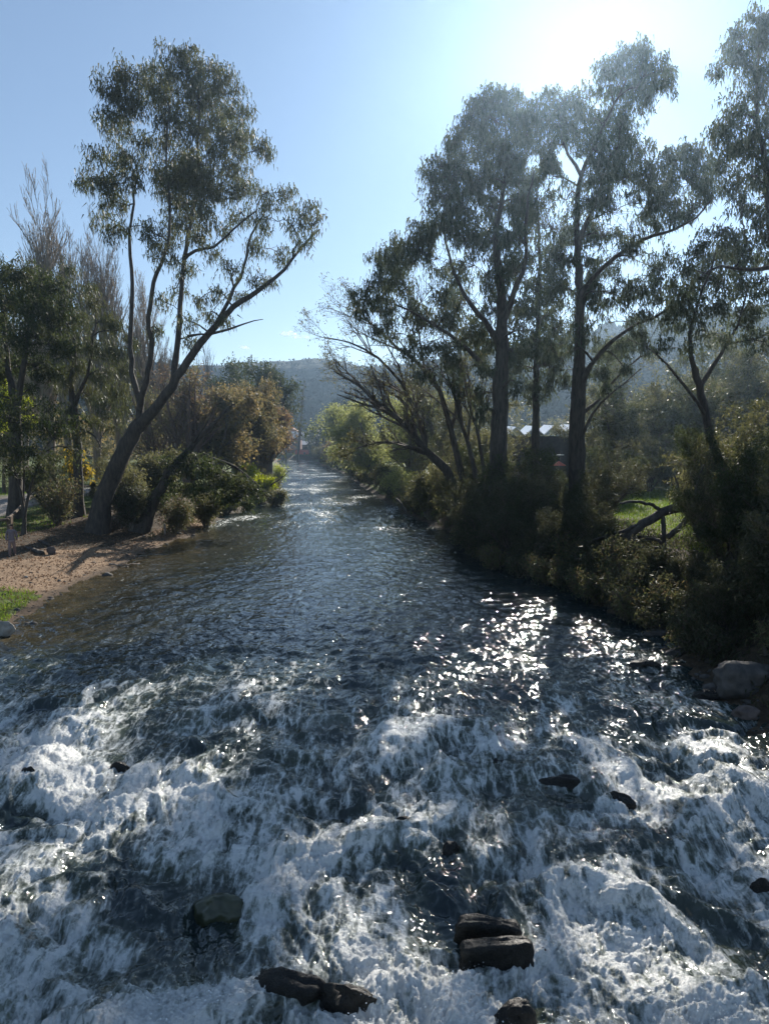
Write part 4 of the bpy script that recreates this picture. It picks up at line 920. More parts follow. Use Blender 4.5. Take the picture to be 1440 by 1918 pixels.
def dark_lab(px, Yd):
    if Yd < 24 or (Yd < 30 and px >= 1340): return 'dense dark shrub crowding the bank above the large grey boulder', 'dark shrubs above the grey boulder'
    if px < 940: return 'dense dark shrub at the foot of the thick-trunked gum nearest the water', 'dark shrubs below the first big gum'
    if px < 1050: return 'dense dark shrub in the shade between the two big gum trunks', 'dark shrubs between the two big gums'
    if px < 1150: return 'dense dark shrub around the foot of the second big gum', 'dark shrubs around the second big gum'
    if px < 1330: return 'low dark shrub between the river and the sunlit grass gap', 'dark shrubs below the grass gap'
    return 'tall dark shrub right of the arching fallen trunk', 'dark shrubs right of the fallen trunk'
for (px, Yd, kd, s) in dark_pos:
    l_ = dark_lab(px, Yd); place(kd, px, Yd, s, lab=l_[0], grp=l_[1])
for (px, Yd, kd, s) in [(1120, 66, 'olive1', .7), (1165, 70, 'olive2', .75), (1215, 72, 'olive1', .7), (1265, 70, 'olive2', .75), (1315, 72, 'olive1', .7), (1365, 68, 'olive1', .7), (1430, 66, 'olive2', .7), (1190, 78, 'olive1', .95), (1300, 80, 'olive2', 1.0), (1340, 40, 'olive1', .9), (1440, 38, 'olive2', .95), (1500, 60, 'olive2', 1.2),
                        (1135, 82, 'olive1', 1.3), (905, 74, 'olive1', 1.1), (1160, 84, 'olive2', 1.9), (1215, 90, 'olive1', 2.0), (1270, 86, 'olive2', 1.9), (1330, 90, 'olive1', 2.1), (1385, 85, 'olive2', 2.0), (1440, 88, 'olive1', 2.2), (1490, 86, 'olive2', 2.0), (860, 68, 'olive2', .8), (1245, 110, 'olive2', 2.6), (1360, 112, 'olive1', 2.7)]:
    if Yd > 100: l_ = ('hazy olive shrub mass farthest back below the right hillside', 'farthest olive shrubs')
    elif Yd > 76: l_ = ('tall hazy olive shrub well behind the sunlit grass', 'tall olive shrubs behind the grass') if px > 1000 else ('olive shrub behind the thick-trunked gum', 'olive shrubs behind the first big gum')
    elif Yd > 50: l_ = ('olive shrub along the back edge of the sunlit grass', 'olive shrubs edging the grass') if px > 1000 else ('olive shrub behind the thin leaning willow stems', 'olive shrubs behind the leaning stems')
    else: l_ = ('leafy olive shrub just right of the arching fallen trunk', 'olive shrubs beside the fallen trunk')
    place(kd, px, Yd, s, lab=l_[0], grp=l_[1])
for (px, Yd, s) in [(1320, 45, .8), (1395, 46, 1.0), (1430, 33, .7), (1310, 36, .6), (985, 60, .5), (880, 60, 1.0), (1150, 58, .8)]: place('twig1', px, Yd, s)
for (px, Yd, kd, s) in [(870, 46, 'low1', 1), (900, 41, 'low2', 1), (935, 37, 'low1', .9), (980, 35, 'low2', 1), (1030, 33, 'low1', 1), (1080, 31, 'low2', 1), (1120, 29, 'low1', 1), (1160, 27.5, 'low2', .9), (1200, 25.5, 'low1', .9), (1245, 24, 'low2', .8), (1290, 22, 'low1', .8), (1330, 20.5, 'low2', .8),
                        (1440, 19, 'low1', .8), (1180, 29, 'low1', 1.2), (1230, 27, 'low2', 1.1), (1130, 31, 'low2', 1.2), (1270, 24.5, 'low1', 1), (1090, 34, 'low1', 1.2), (1400, 23, 'low2', 1.2)]:
    l_ = ('low weedy shrub on the waterline below the thick-trunked gum', 'low shrubs below the first big gum') if Yd > 34.5 else ('low weedy shrub on the waterline beside the dark driftwood branch', 'low shrubs by the driftwood') if Yd > 28.5 else ('low weedy shrub on the waterline near the flat grey slabs', 'low shrubs near the grey slabs')
    place(kd, px, Yd, s, lab=l_[0], grp=l_[1])
LAB_LL = 'low dark undershrub in the shade left of the big gum'
for (px, Yd, kd, s) in [(90, 55, 'dark1', .5), (190, 58, 'dark2', .5), (130, 62, 'olive1', .6), (60, 64, 'olive2', .7), (215, 62, 'olive1', .6)]:
    place(kd, px, Yd, s, lab=LAB_LL, grp='undershrubs left of the big gum')

LAB_U = 'olive bush lining the upstream waterline below the willows'; GR_U = 'bushes lining the upstream right waterline'
_r2 = np.random.default_rng(77)
for k in range(30):
    yy_ = 64 + 190 * (k / 29) ** 1.5; xx_ = float(Rx(yy_)) + _r2.uniform(.2, 1.6) + .004 * yy_
    kd = ['olive1', 'low2', 'olive2', 'low1'][k % 4]; sc_ = (_r2.uniform(.32, .5) if 'ol' in kd else _r2.uniform(1.3, 2.0)) * (1 + (yy_ - 60) / 200)
    o = place(kd, 720, 60, sc_, lab=('bush on the right waterline under the leaning willow' if yy_ < 85 else 'bush on the right waterline below the large yellow-green willow' if yy_ < 140 else 'bush on the distant right waterline below the farthest willow'), grp=('waterline bushes under the leaning willow' if yy_ < 85 else 'waterline bushes below the large willow' if yy_ < 140 else 'waterline bushes below the farthest willow')); o.location = (xx_, yy_, tz(xx_, yy_) - .05)
for k in range(14):
    yy_ = 57 + 60 * (k / 13); xx_ = float(Lx(yy_)) - _r2.uniform(.2, 1.8)
    kd = ['low1', 'olive1', 'low2'][k % 3]; sc_ = (_r2.uniform(.2, .32) if 'ol' in kd else _r2.uniform(.7, 1.2)) * (1 + (yy_ - 55) / 120)
    o = place(kd, 720, 60, sc_, lab='low bush lining the left waterline upstream of the beach', grp='bushes lining the left waterline'); o.location = (xx_, yy_, tz(xx_, yy_) - .05)

# arching fallen limb with the gap of sunlit grass behind
def log_obj(name, label, pts, r0, r1, mat='bark', cat='log', k=8, group=None, extra=None):
    P = np.array(pts); o3 = P[0].copy()
    root = thing(name, label, cat, tuple(o3), group=group)
    def one(part, p, a, b):
        p = np.array(p); q, R = resample(p, np.linspace(a, b, len(p)), max(6, len(p) * 4)); q[1:-1] += rng.normal(0, .02, q[1:-1].shape)
        q = np.vstack([q[0] + (q[0] - q[1]) * .02, q, q[-1] + (q[-1] - q[-2]) * .02]); R = np.concatenate([[.001], R, [.001]])
        mb = MB(); mb.tubes(q - o3, R, k, .06); link(part, mb.mesh(part), M[mat], root)
    one('trunk', P, r0, r1)
    for e in (extra or []): one('branch', *e)
    return root
YA = 33
log_obj('fallen_tree', 'dark arching fallen trunk framing the sunlit grass on the right bank', [wp(1165, 1010, YA), wp(1200, 985, YA), wp(1240, 960, YA + .3), wp(1285, 950, YA + .5), (wp(1325, 965, YA + .5)), wp(1360, 1000, YA + .5)], .2, .26,
        extra=[([wp(1240, 960, YA + .3), wp(1242, 990, YA), wp(1243, 1020, YA - .2), wp(1240, 1060, YA - .4)], .1, .12), ([wp(1300, 952, YA), wp(1275, 985, YA - .3), wp(1250, 1005, YA - .4)], .12, .14), ([wp(1170, 1028, YA), wp(1210, 1026, YA - .2), wp(1248, 1028, YA - .3)], .09, .1),
               ([wp(1160, 942, YA), wp(1190, 940, YA), wp(1222, 946, YA), wp(1240, 960, YA + .3)], .05, .1), ([wp(1195, 1005, YA), wp(1225, 1010, YA), wp(1245, 1020, YA)], .06, .09), ([wp(1262, 955, YA), wp(1270, 920, YA + .4), wp(1262, 890, YA + .6)], .08, .03), ([wp(1300, 952, YA), wp(1305, 905, YA + .4), wp(1318, 870, YA + .6)], .09, .03),
               ([wp(1190, 985, YA), wp(1150, 1000, YA - .5), wp(1100, 1015, YA - 1)], .1, .04)])
# small logs and driftwood
log_obj('driftwood', 'dark driftwood branch lying where the right bank meets deep shade', [wp(1095, 1098, 29), wp(1130, 1100, 29), wp(1180, 1108, 28.6)], .08, .05)
log_obj('driftwood', 'bleached driftwood stick at the water edge of the beach', [(*at_z(205, 1056, .1), .1), (*at_z(232, 1059, .08), .08), (*at_z(262, 1055, .06), .06)], .05, .03, 'bark_pale', extra=[([(*at_z(222, 1058, .1), .1), (*at_z(240, 1052, .25), .25)], .03, .015)])
log_obj('log', 'short dark log on the sand beside the upright stone', [(*at_z(52, 1027, .5), .5), (*at_z(66, 1032, .45), .45), (*at_z(80, 1037, .42), .42)], .12, .14, 'bark')
log_obj('log', 'brown log lying at the back of the beach', [(*at_z(70, 1012, .55), .55), (*at_z(82, 1016, .52), .52), (*at_z(92, 1021, .5), .5)], .09, .08, 'bark')
log_obj('log', 'pale log end at the left edge of the beach', [(*at_z(-12, 1040, .5), .5), (*at_z(2, 1046, .46), .46), (*at_z(14, 1050, .44), .44)], .12, .1, 'bark')
log_obj('dead_branch', 'dead branch standing out of the foam at the bottom boulder', [np.array([*at_z(632, 1880, -.3), -.3]), np.array([*at_z(628, 1860, -.1), .0])], .02, .012, 'bark', 'driftwood')
log_obj('dead_branch', 'bare stick leaning from the left bank point over the water', [wp(508, 908, 76), wp(525, 897, 75.5), wp(542, 882, 75)], .09, .03, 'bark', 'driftwood')
log_obj('dead_branch', 'dark bent branch dipping into the river below the olive bushes', [wp(742, 935, 60), wp(752, 945, 59.5), wp(762, 962, 59), wp(768, 968, 59)], .1, .08, 'bark', 'driftwood')
log_obj('stump', 'short pale broken post on the bank below the slanting trunk', [np.array([*at_z(309, 1000, .3), .25]), np.array([*at_z(309, 1000, .3), 1.0])], .08, .07, 'bark_pale', 'post')

# ------------------------------------------------------------------ ground cover
def scatter(n, xr, yr, cond, mat, L, Wd, name, label, cat, up=.9, h=.0, rnd=.35):
    global rng
    x = rng.uniform(*xr, n); y = rng.uniform(*yr, n); ok = cond(x, y); x, y = x[ok], y[ok]; z = terrain_z(x, y)
    mb = MB(); C = np.stack([x, y, z + rng.uniform(0, h, len(x)) - .01], 1)
    leaves(mb, C, L, Wd, -up, rnd)
    return link(name, mb.mesh(name, False), M[mat], kind='stuff', label=label, category=cat)
def onbank(x, y): return terrain_z(x, y) > .08
scatter(30000, (-24, -8), (18, 31), lambda x, y: (Lx(y) - x > .3) & (y < 30.6 + .7 * perlin(x * .6, y * .6)) & (x / y < -.494 - .02 * perlin(x * 1.7, y * 1.7)) & (fbm(x * 1.3, y * 1.3, 3) > -.3), 'grass', .17, .03, 'grass', 'bright green grass patch at the left edge below the beach', 'grass')
scatter(60000, (-45, -9), (26, 75), lambda x, y: (Lx(y) - x > 8.5) & ((Lx(y) - x < 14) | (Lx(y) - x > 21)) & (fbm(x * .35, y * .35, 3) > -.05), 'grass', .22, .04, 'grass', 'short patchy grass between the beach and the path', 'grass')
scatter(80000, (8, 60), (32, 75), lambda x, y: (x - Rx(y) > 7), 'grass', .24, .05, 'grass', 'sunlit grass behind the right bank thicket', 'grass')
scatter(60000, (-16, 4), (46, 130), lambda x, y: (Lx(y) - x > .2) & (Lx(y) - x < 9) & onbank(x, y) & (fbm(x * .3, y * .3, 3) > -.2), 'weed', .35, .07, 'weeds', 'rough weeds and dry stalks covering the left bank', 'weeds', h=.35, rnd=.6)
scatter(60000, (4, 26), (14, 60), lambda x, y: (x - Rx(y) > .2) & (x - Rx(y) < 9) & (fbm(x * .4, y * .4, 3) > -.25), 'scrub', .24, .06, 'undergrowth', 'dark low undergrowth covering the right bank', 'undergrowth', h=.3, rnd=.6)
scatter(16000, (2, 40), (55, 200), lambda x, y: (x - Rx(y) > .1) & (x - Rx(y) < 8), 'weed', .5, .12, 'weeds', 'rough weeds along the upstream right bank', 'weeds', h=.5, rnd=.6)
scatter(42000, (-34, -8), (24, 56), lambda x, y: (Lx(y) - x > .4) & (Lx(y) - x < 13), 'litter', .12, .07, 'leaf_litter', 'fallen brown leaves scattered over the sandy beach', 'fallen leaves', up=.1, rnd=.8)

# ------------------------------------------------------------------ fences, person
M['timber'] = plain_mat('weathered_timber', (.22, .16, .11), (.12, .085, .06), 6, .85, .4)
M['white_rail'] = plain_mat('pale_rail', (.5, .48, .45), (.62, .6, .57), 5, .5, .1)
def fence(name, label, pts, rails, post_h, post_w, rail_w, mat, cat='fence'):
    P = [np.array([q[0], q[1], tz(q[0], q[1])]) for q in pts]
    root = thing(name, label, cat, tuple(P[0])); o3 = P[0]
    mb = MB(); mb.box((0, 0, post_h / 2 - .1), (post_w, post_w, post_h + .2), 0, .004); pm = mb.mesh('post', False)
    for q in P:
        o = link('post', pm, M[mat], root); o.location = q - o3
    for a, b in zip(P[:-1], P[1:]):
        for r in rails:
            mb = MB(); n = 4; t = np.linspace(-.01, 1.01, n)[:, None]
            mb.tubes((a * (1 - t) + b * t) - o3 + np.array([0, -post_w / 2 - rail_w * .9, r]), np.full(n, rail_w), 6, .03); link('rail', mb.mesh('rail'), M[mat], root)
    return root
fx = lambda px, Yd: gpt(px, Yd)[:2]
fence('timber_fence', 'low timber post-and-rail fence along the path at the left edge', [fx(-60, 44), fx(-20, 44.5), fx(20, 45.5), fx(75, 62), fx(125, 66), fx(175, 70), fx(225, 74)], [.78], .95, .28, .11, 'timber')
fence('rail_fence', 'pale two-rail fence beyond the thicket at the right edge', [fx(1290, 58), fx(1340, 57), fx(1390, 56), fx(1440, 55), fx(1490, 54)], [.55, 1.15], 1.3, .1, .045, 'white_rail')
# pale parked-up ground edge seen between trunks: kerb stones along the path
mb = MB(); mb.box((0, 0, .12), (1.6, .35, .34), 0, .02); km = mb.mesh('kerb_stone', False)
for k, px in enumerate([60, 90, 120, 150, 180, 210]):
    g = gpt(px, 60 + k * 2.0); o = link('kerb_stone', km, M['pale_rock'], label='pale kerb stone along the far side of the path behind the left trees', category='kerb stone', group='pale kerb stones by the path')
    o.location = (g[0], g[1], g[2]); o.rotation_euler = (0, 0, rng.uniform(-.1, .1))

def skinned(name, verts, edges, radii, mat, parent, sub=2):
    me = bpy.data.meshes.new(name); me.from_pydata([tuple(v) for v in verts], edges, [])
    o = link(name, me, None, parent); me.materials.append(M[mat])
    md = o.modifiers.new('skin', 'SKIN'); md.use_smooth_shade = True
    sv = me.skin_vertices[0].data
    for i, r in enumerate(radii):
        sv[i].radius = r if isinstance(r, tuple) else (r, r); sv[i].use_root = (i == 0)
    s = o.modifiers.new('sub', 'SUBSURF'); s.levels = sub; s.render_levels = sub
    return o
M['skin'] = plain_mat('skin', (.36, .22, .16), (.32, .19, .14), 10, .6, .05)
M['shirt'] = plain_mat('grey_pink_top', (.2, .17, .19), (.14, .12, .13), 12, .9, .2)
M['trousers'] = plain_mat('faded_trousers', (.27, .2, .185), (.2, .15, .14), 12, .9, .2)
M['hair'] = plain_mat('dark_hair', (.03, .02, .015), (.05, .035, .025), 30, .7, .3)
M['shoe'] = plain_mat('dark_shoe', (.02, .02, .02), (.04, .035, .03), 20, .6, .1)
px_, py_ = at_z(24, 1041, .5)
pr = thing('person', 'person in a greyish top and faded trousers walking on the beach by the left edge', 'person', (float(px_), float(py_), tz(float(px_), float(py_))), math.radians(200))
V = [(0, 0, .93), (0, 0, 1.12), (0, .01, 1.32), (0, 0, 1.46), (0, .01, 1.55), (0, .03, 1.64), (0, .03, 1.72),       # 0-6 pelvis..crown
     (.19, 0, 1.42), (.25, -.04, 1.16), (.24, .08, .92), (.24, .14, .82),                                             # 7-10 right arm
     (-.19, 0, 1.42), (-.25, .02, 1.16), (-.24, -.1, .94), (-.24, -.13, .84),                                         # 11-14 left arm
     (.09, .0, .88), (.1, .16, .5), (.1, .1, .09), (.1, .24, .04),                                                    # 15-18 leg forward
     (-.09, 0, .88), (-.1, -.06, .48), (-.1, -.3, .12), (-.1, -.2, .03)]                                              # 19-22 leg back
E = [(0, 1), (1, 2), (2, 3), (3, 4), (4, 5), (5, 6), (3, 7), (7, 8), (8, 9), (9, 10), (3, 11), (11, 12), (12, 13), (13, 14), (0, 15), (15, 16), (16, 17), (17, 18), (0, 19), (19, 20), (20, 21), (21, 22)]
R = [(.15, .1), (.13, .09), (.15, .1), (.09, .07), .05, (.085, .1), (.07, .08), .055, .042, .033, (.04, .02), .055, .042, .033, (.04, .02), .085, .058, .04, (.045, .03), .085, .058, .04, (.045, .03)]
skinned('body', V, E, R, 'skin', pr)
skinned('shirt', [V[i] for i in (1, 0, 2, 3, 7, 8, 9, 11, 12, 13)], [(0, 1), (0, 2), (2, 3), (3, 4), (4, 5), (5, 6), (3, 7), (7, 8), (8, 9)], [(.17, .13), (.18, .14), (.17, .13), (.11, .09), .075, .06, .05, .075, .06, .05], 'shirt', pr)
skinned('trousers', [V[i] for i in (0, 15, 16, 17, 19, 20, 21)], [(0, 1), (1, 2), (2, 3), (0, 4), (4, 5), (5, 6)], [(.17, .12), .105, .08, .065, .105, .08, .065], 'trousers', pr)
skinned('hair', [(0, -.01, 1.66), (0, 0, 1.74), (0, -.06, 1.6)], [(0, 1), (0, 2)], [(.095, .09), (.07, .075), .06], 'hair', pr)
for a, b in (((.1, .06, .06), (.1, .26, .045)), ((-.1, -.33, .09), (-.1, -.16, .035))):
    skinned('shoe', [a, b], [(0, 1)], [(.055, .05), (.05, .035)], 'shoe', pr)

# ------------------------------------------------------------------ buildings
M['white_roof'] = plain_mat('white_metal_roof', (.78, .78, .78), (.7, .7, .7), 2, .3, .05)
M['dark_wall'] = plain_mat('dark_wall', (.05, .045, .045), (.08, .07, .065), 2, .8, .1)
M['cream_wall'] = plain_mat('cream_wall', (.45, .42, .36), (.38, .35, .3), 2, .8, .1)
M['brick'] = plain_mat('red_brick', (.25, .1, .07), (.18, .07, .05), 9, .85, .2)
M['grey_roof'] = plain_mat('grey_roof', (.35, .36, .37), (.28, .28, .29), 2, .4, .05)
M['glass'] = plain_mat('window_glass', (.02, .025, .03), (.03, .035, .04), 2, .08, .0)
M['red'] = plain_mat('red_canvas', (.5, .08, .04), (.4, .06, .03), 5, .7, .1)
M['white'] = plain_mat('white_paint', (.75, .74, .72), (.65, .64, .62), 5, .5, .05)

def mbx(boxes):
    mb = MB()
    for b in boxes: mb.box(*b)
    return mb
# pavilion with a row of folded white roof gables seen between the big trunks
YB = 88; c0 = at_Y(1010, 812, YB); gz = tz(c0[0], c0[1])
pv = thing('pavilion', 'dark pavilion with a row of sunlit white folded roof gables between the two big trunks', 'building', (c0[0], YB, gz))
hh = c0[2] - gz; wpx = 9.0
link('wall', mbx([((0, 2.6, hh / 2 - .15), (8.6, .3, hh - .3)), ((-4.2, .2, hh / 2 - .15), (.3, 4.6, hh - .3)), ((4.2, .2, hh / 2 - .15), (.3, 4.6, hh - .3)), ((0, 0, .15), (8.6, 5.4, .3))]).mesh('wall', False), M['dark_wall'], pv)
gm = MB()
gw = 2.25
gm.add([[-gw / 2, -2.6, 0], [0, -2.6, 1.0], [gw / 2, -2.6, 0], [-gw / 2, 2.9, .25], [0, 2.9, 1.25], [gw / 2, 2.9, .25], [-gw / 2, -2.6, -.1], [0, -2.6, .9], [gw / 2, -2.6, -.1], [-gw / 2, 2.9, .15], [0, 2.9, 1.15], [gw / 2, 2.9, .15]],
       [[0, 1, 4, 3], [1, 2, 5, 4], [9, 10, 7, 6], [10, 11, 8, 7], [0, 6, 7, 1], [1, 7, 8, 2]])
gme = gm.mesh('roof_gable', False)
for k in range(4):
    o = link('roof_gable', gme, M['white_roof'], pv); o.location = (-3.4 + k * 2.27, 0, hh - .25 + k * .08)
pm = mbx([((0, 0, (hh - .3) / 2), (.16, .16, hh - .3))]).mesh('post', False)
for k in range(5):
    o = link('post', pm, M['dark_wall'], pv); o.location = (-4.2 + k * 2.1, -2.35, .0)
for k in range(3):
    o = link('window', mbx([((0, 0, 0), (1.5, .08, 1.1))]).mesh('window', False), M['glass'], pv); o.location = (-2.6 + k * 2.6, 2.40, hh * .45)
# tables with pale tops in front of the pavilion and a red sunshade
for k, (px, py, lab) in enumerate([(992, 852, 'white table top catching sun left of the pavilion doorway'), (1003, 860, 'white table top catching sun just below the other'), (1045, 852, 'small white table top near the red sunshade')]):
    t0 = at_Y(px, py, YB - 8); g = tz(t0[0], t0[1])
    t = thing('picnic_table', lab, 'table', (t0[0], YB - 8, g))
    H = max(t0[2] - g, .75); H = .78 if H < .78 else H
    link('table_top', mbx([((0, 0, H), (1.1, .8, .06))]).mesh('table_top', False), M['white'], t)
    for sx in (-.45, .45):
        for sy in (-.3, .3): link('leg', mbx([((sx, sy, H / 2 - .03), (.06, .06, H - .06))]).mesh('leg', False), M['dark_wall'], t)
t0 = at_Y(1046, 872, YB - 10); g = tz(t0[0], t0[1])
t = thing('sunshade', 'red market sunshade behind the right bank thicket below the pavilion', 'umbrella', (t0[0], YB - 10, g))
H = t0[2] - g + .5; mb = MB(); a = np.arange(8) * math.pi / 4
rim = np.stack([.8 * np.cos(a), .8 * np.sin(a), np.full(8, H - .5)], 1); mb.add(np.vstack([rim, [[0, 0, H]], [[0, 0, H - .08]]]), None, [[i, (i + 1) % 8, 8] for i in range(8)] + [[(i + 1) % 8, i, 9] for i in range(8)])
link('canopy', mb.mesh('canopy', False), M['red'], t); mb = MB(); mb.tubes([[0, 0, 0], [0, 0, H - .1]], [.03, .03], 6); link('pole', mb.mesh('pole'), M['timber'], t)

def house(label, px, Yd, w, d, h, wall, roof, rz=0.0, zadd=0.0, nwin=3):
    g = gpt(px, Yd); r = thing('house', label, 'house', (g[0], g[1], g[2] + zadd), rz)
    link('wall', mbx([((0, 0, h / 2), (w, d, h))]).mesh('wall', False), M[wall], r)
    mb = MB(); e = .5; rh = h * .45
    mb.add([[-w / 2 - e, -d / 2 - e, h + .01], [w / 2 + e, -d / 2 - e, h + .01], [w / 2 + e, d / 2 + e, h + .01], [-w / 2 - e, d / 2 + e, h + .01], [-w / 2 - e, 0, h + rh], [w / 2 + e, 0, h + rh]],
           [[0, 1, 5, 4], [2, 3, 4, 5], [3, 2, 1, 0]], [[1, 2, 5], [3, 0, 4]])
    link('roof', mb.mesh('roof', False), M[roof], r)
    wm = mbx([((0, 0, 0), (w * .13, .12, h * .35))]).mesh('window', False)
    for k in range(nwin):
        o = link('window', wm, M['glass'], r); o.location = (-w / 2 + w * (k + .7) / (nwin + .4), -d / 2 - .03, h * .55)
    link('door', mbx([((w * .42, -d / 2 - .03, h * .36), (w * .09, .1, h * .7))]).mesh('door', False), M['dark_wall'], r)
    return r
house('low pale-roofed house at the head of the river right of the bare poplars', 573, 345, 17, 9, 4.0, 'dark_wall', 'grey_roof', .1)
house('grey-roofed house behind the low one at the head of the river', 580, 368, 18, 10, 5.5, 'cream_wall', 'grey_roof', -.15, 2.5)
house('narrow cream house with steep roof between the bare poplars', 548, 380, 8, 10, 7.5, 'cream_wall', 'brick', 1.5, 2.0, 2)
house('brown house with a pale roof edge behind the bronze tree', 524, 330, 20, 9, 5.0, 'brick', 'grey_roof', .05, 2.0)
g = gpt(566, 318)
t = thing('red_tent', 'small red shelter on the lawn at the head of the river', 'shelter', (g[0], g[1], g[2]))
mb = MB(); mb.add([[-3, -1.5, 0], [3, -1.5, 0], [3, 1.5, 0], [-3, 1.5, 0], [-3, 0, 2.0], [3, 0, 2.0]], [[0, 1, 5, 4], [2, 3, 4, 5]], [[1, 2, 5], [3, 0, 4]])
link('canopy', mb.mesh('canopy', False), M['red'], t)
link('door', mbx([((1.2, -1.42, .45), (.9, .06, .9))]).mesh('door', False), M['dark_wall'], t)

# ------------------------------------------------------------------ treelines and hills
def far_wood(name, label, items, mat, L, Wd, per):
    """items: (x, y, z, r, h) crowns"""
    mb = MB()
    for (x, y, z, r, h) in items:
        u = rng.normal(size=(per, 3)); u /= np.linalg.norm(u, axis=1)[:, None]; u *= rng.uniform(.5, 1, (per, 1)) ** .5
        C = np.array([x, y, z + h * .55]) + u * np.array([r, r, h * .5])
        leaves(mb, C, L, Wd, .3, .8)
    return link(name, mb.mesh(name, False), M[mat], kind='stuff', label=label, category='trees')
it = []; it2 = []; it3 = []
for _ in range(150):
    x = rng.uniform(-170, -38); y = rng.uniform(120, 380)
    if x < Lx(y) - 12: it.append((x, y, tz(x, y), rng.uniform(3, 5), rng.uniform(8, 15)))
for _ in range(170):
    x = rng.uniform(4, 230); y = rng.uniform(100, 240)
    if x > Rx(y) + 12 + (y > 90) * 6 and not (abs(x - 19) < 9 and y < 140): it2.append((x, y, tz(x, y), rng.uniform(3, 5.5), rng.uniform(8, 16)))
for _ in range(90):
    x = rng.uniform(-220, 60); y = rng.uniform(368, 388); it3.append((x, y, tz(x, y), rng.uniform(3, 5), rng.uniform(7, 12)))
for _ in range(26):
    px = rng.choice([rng.uniform(470, 528), rng.uniform(585, 660)]); y = rng.uniform(318, 380); x = (px - CX) / F * y; it3.append((x, y, tz(x, y), rng.uniform(3, 5), rng.uniform(8, 13)))
far_wood('treeline', 'wooded flat behind the left bank seen as a brownish mass', it, 'autumn', .9, .45, 420)
far_wood('treeline', 'olive woods behind the right bank seen between the trunks', it2, 'olive', .9, .4, 420)
far_wood('treeline', 'far band of grey-green trees at the foot of the hills', it3, 'oak', 1.6, .8, 420)

m, nt, o = newmat('forested_hill')
pos = geo_pos(nt)
f = noise(nt, .045, 7, .65, pos); f2 = noise(nt, .008, 3, .5, pos)
c = ramp(nt, f, [(.3, (.024, .036, .03)), (.55, (.036, .05, .04)), (.75, (.055, .068, .05))])
c = mixc(nt, ramp(nt, f2, [(.45, (0, 0, 0)), (.65, (.5, .5, .5))]), c, (.065, .07, .045))
p = N(nt, 'ShaderNodeBsdfPrincipled', Roughness=.95); p.inputs['Specular IOR Level'].default_value = .1
nt.links.new(c, p.inputs['Base Color']); nt.links.new(bump(nt, noise(nt, .16, 4, .6, pos), 1.0, 6.0), p.inputs['Normal']); nt.links.new(p.outputs[0], o.inputs['Surface'])
M['hill'] = m
def hill(name, prof, D, front, back, nu=260, nv=60, rough=6.0, blobs=0, bmat='hill', br=(3, 6)):
    """prof: ridge line in the photo (px, py) at distance D"""
    pr_ = np.array(prof, float); u = np.linspace(pr_[0, 0], pr_[-1, 0], nu)
    ridge = np.interp(u, pr_[:, 0], pr_[:, 1]); k = np.ones(9) / 9; ridge = np.convolve(np.pad(ridge, 4, 'edge'), k, 'valid')
    RX = (u - CX) / F * D; RZ = CAMZ + (833 - ridge) / F * D
    v = np.linspace(0, 1, nv)
    U, Vv = np.meshgrid(np.arange(nu), v)
    prog = np.where(Vv < .7, Vv / .7, 1 - (Vv - .7) / .3)
    yy = np.where(Vv < .7, D - front * (1 - Vv / .7), D + back * (Vv - .7) / .3)
    xx = RX[U] * (yy / D)
    e = .5 * (1 - np.cos(np.pi * prog)); e = .6 * e + .4 * prog
    zz = 0 + RZ[U] * e
    gul = fbm(xx * .006, yy * .004, 4); zz = zz * (1 + .22 * gul * (1 - prog) * 2 * prog) + rough * .25 * fbm(xx * .05, yy * .05, 3) * prog
    ridx = np.arange(nu * nv).reshape(nv, nu)
    Q = np.stack([ridx[:-1, :-1], ridx[:-1, 1:], ridx[1:, 1:], ridx[1:, :-1]], -1).reshape(-1, 4)
    link(name, np_mesh(name, np.stack([xx, yy, zz], -1), [Q]), M['hill'], kind='structure')
    if blobs:
        mb = MB(); i = rng.integers(int(nv * .1), int(nv * .74), blobs); j = rng.integers(0, nu, blobs)
        C = np.stack([xx[i, j], yy[i, j], zz[i, j]], 1) + np.stack([rng.uniform(-4, 4, blobs), rng.uniform(-6, 6, blobs), np.zeros(blobs)], 1)
        s = rng.uniform(*br, (blobs, 1, 1)); sh = np.array([1, 1, 1.2]) * rng.uniform(.65, 1.35, (blobs, 6, 3))
        Vb = C[:, None, :] + oc[None] * s * sh + np.array([0, 0, 1]) * s * .4
        mb.add(Vb.reshape(-1, 3), None, ((np.arange(blobs) * 6)[:, None, None] + ot[None]).reshape(-1, 3))
        link(name + '_forest', mb.mesh('forest', False), M['hill'], kind='stuff', label=('blue-grey forest covering the %s' % name.replace('_', ' ')), category='forest')
hill('far_hill', [(-700, 640), (-200, 660), (100, 655), (300, 684), (395, 690), (450, 682), (490, 680), (525, 681), (560, 676), (590, 672), (622, 672), (650, 684), (690, 694), (760, 690), (900, 660), (1200, 640), (2000, 650)], 520, 110, 120, blobs=9000, br=(.4, .9))
hill('hill_spur', [(300, 800), (430, 790), (500, 738), (540, 730), (575, 722), (600, 706), (640, 700), (700, 690), (900, 670), (1200, 680)], 462, 60, 40, blobs=3000, br=(.6, 1.2))
hill('low_spur', [(200, 770), (420, 765), (500, 760), (560, 748), (600, 742), (650, 752), (800, 740), (1000, 720)], 432, 40, 30, blobs=2000, br=(.6, 1.2))
hill('right_hill', [(640, 760), (720, 712), (780, 700), (900, 668), (1000, 650), (1120, 625), (1220, 602), (1300, 594), (1440, 590), (1700, 585), (2400, 590)], 340, 160, 160, blobs=7000, br=(1.1, 2.4))
hill('left_hill', [(-900, 600), (-300, 625), (0, 640), (200, 668), (330, 690), (400, 715), (450, 760), (480, 800)], 380, 180, 160, blobs=3000, br=(1.2, 2.6))

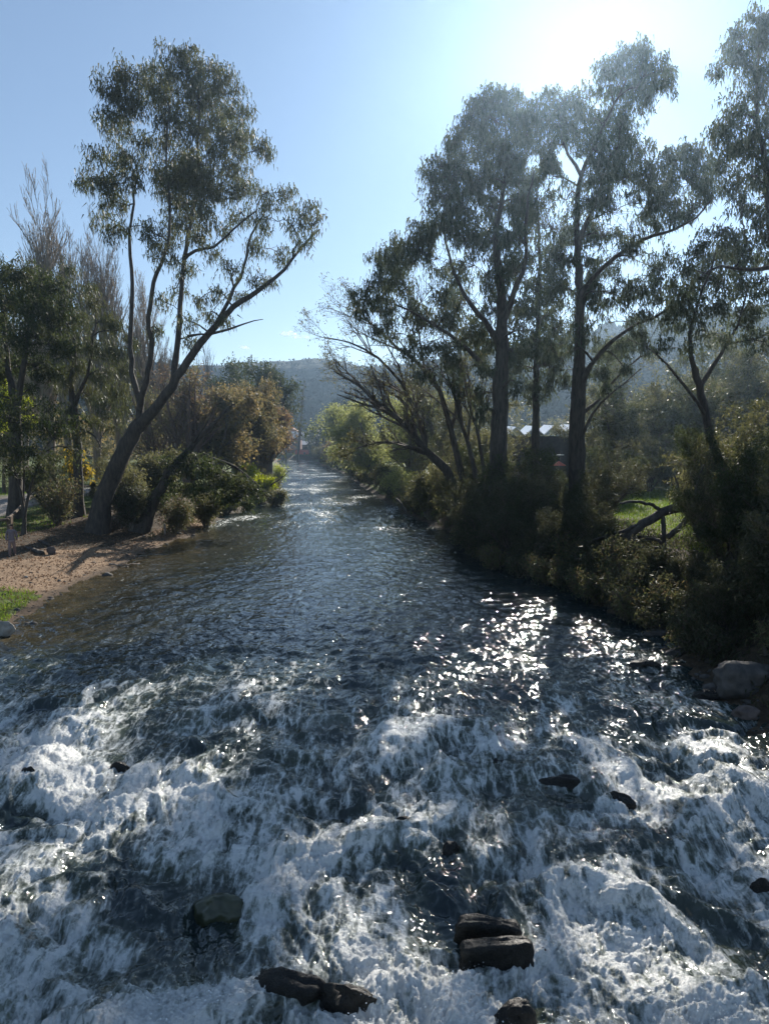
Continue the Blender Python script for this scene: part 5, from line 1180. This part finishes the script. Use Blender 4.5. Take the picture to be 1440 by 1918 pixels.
# ------------------------------------------------------------------ small clouds, beyond the haze
m, nt, o = newmat('cloud_wisp')
vs = nt.nodes.new('ShaderNodePrincipledVolume') if False else None
p = N(nt, 'ShaderNodeBsdfDiffuse'); p.inputs[0].default_value = (.95, .95, .95, 1)
tr = nt.nodes.new('ShaderNodeBsdfTransparent'); tl = nt.nodes.new('ShaderNodeBsdfTranslucent'); tl.inputs[0].default_value = (.95, .95, .95, 1)
ad = nt.nodes.new('ShaderNodeMixShader'); ad.inputs[0].default_value = .6; nt.links.new(p.outputs[0], ad.inputs[1]); nt.links.new(tl.outputs[0], ad.inputs[2])
lw_ = nt.nodes.new('ShaderNodeLayerWeight'); lw_.inputs[0].default_value = .35
fc_ = mth(nt, 'MULTIPLY', mth(nt, 'POWER', mth(nt, 'SUBTRACT', 1.0, lw_.outputs['Facing']), 1.5), ramp(nt, noise(nt, .035, 5, .65, geo_pos(nt)), [(.35, (0, 0, 0)), (.65, (.55, .55, .55))]))
mx = nt.nodes.new('ShaderNodeMixShader'); nt.links.new(fc_, mx.inputs[0]); nt.links.new(tr.outputs[0], mx.inputs[1]); nt.links.new(ad.outputs[0], mx.inputs[2]); nt.links.new(mx.outputs[0], o.inputs['Surface'])
M['cloud'] = m
for k, (a, b, w, h, lab) in enumerate([(541, 625, 28, 9, 'faint white cloud wisp, upper left one of the row of three above the far hill'), (556, 631, 17, 6, 'tiny white cloud in the middle of the row of three'), (573, 631, 16, 5, 'tiny white cloud at the right end of the row of three'), (459, 651, 20, 6, 'single small white cloud low over the hill left of the others')]):
    D = 3600; c = at_Y(a, b, D)
    V = ICO_V * (1 + .35 * fbm3(ICO_V * 2.2 + k * 7, 3))[:, None] * np.array([w / F * D / 2, 40, h / F * D / 2])
    link('cloud', np_mesh('cloud', V, [ICO_T]), M['cloud'], label=lab, category='cloud').location = tuple(c)

# ------------------------------------------------------------------ haze
m = bpy.data.materials.new('haze_air'); m.use_nodes = True; nt = m.node_tree; nt.nodes.clear()
o = nt.nodes.new('ShaderNodeOutputMaterial'); v = nt.nodes.new('ShaderNodeVolumePrincipled')
v.inputs['Color'].default_value = (.52, .74, 1.0, 1); v.inputs['Density'].default_value = HAZE_DENSITY; v.inputs['Anisotropy'].default_value = .79
nt.links.new(v.outputs[0], o.inputs['Volume'])
zt = 79.0
mb = MB(); mb.box((0, 700, (zt - 4) / 2), (3500, 2300, zt + 4)); 
hz = link('haze', mb.mesh('haze', False), m, kind='stuff', label='thin bluish haze filling the valley air', category='haze')
print("TRIS", sum(len(me.loops) - 2 * len(me.polygons) for me in bpy.data.meshes), "drawn", sum(len(o.data.loops) - 2 * len(o.data.polygons) for o in bpy.data.objects if o.type == "MESH"))
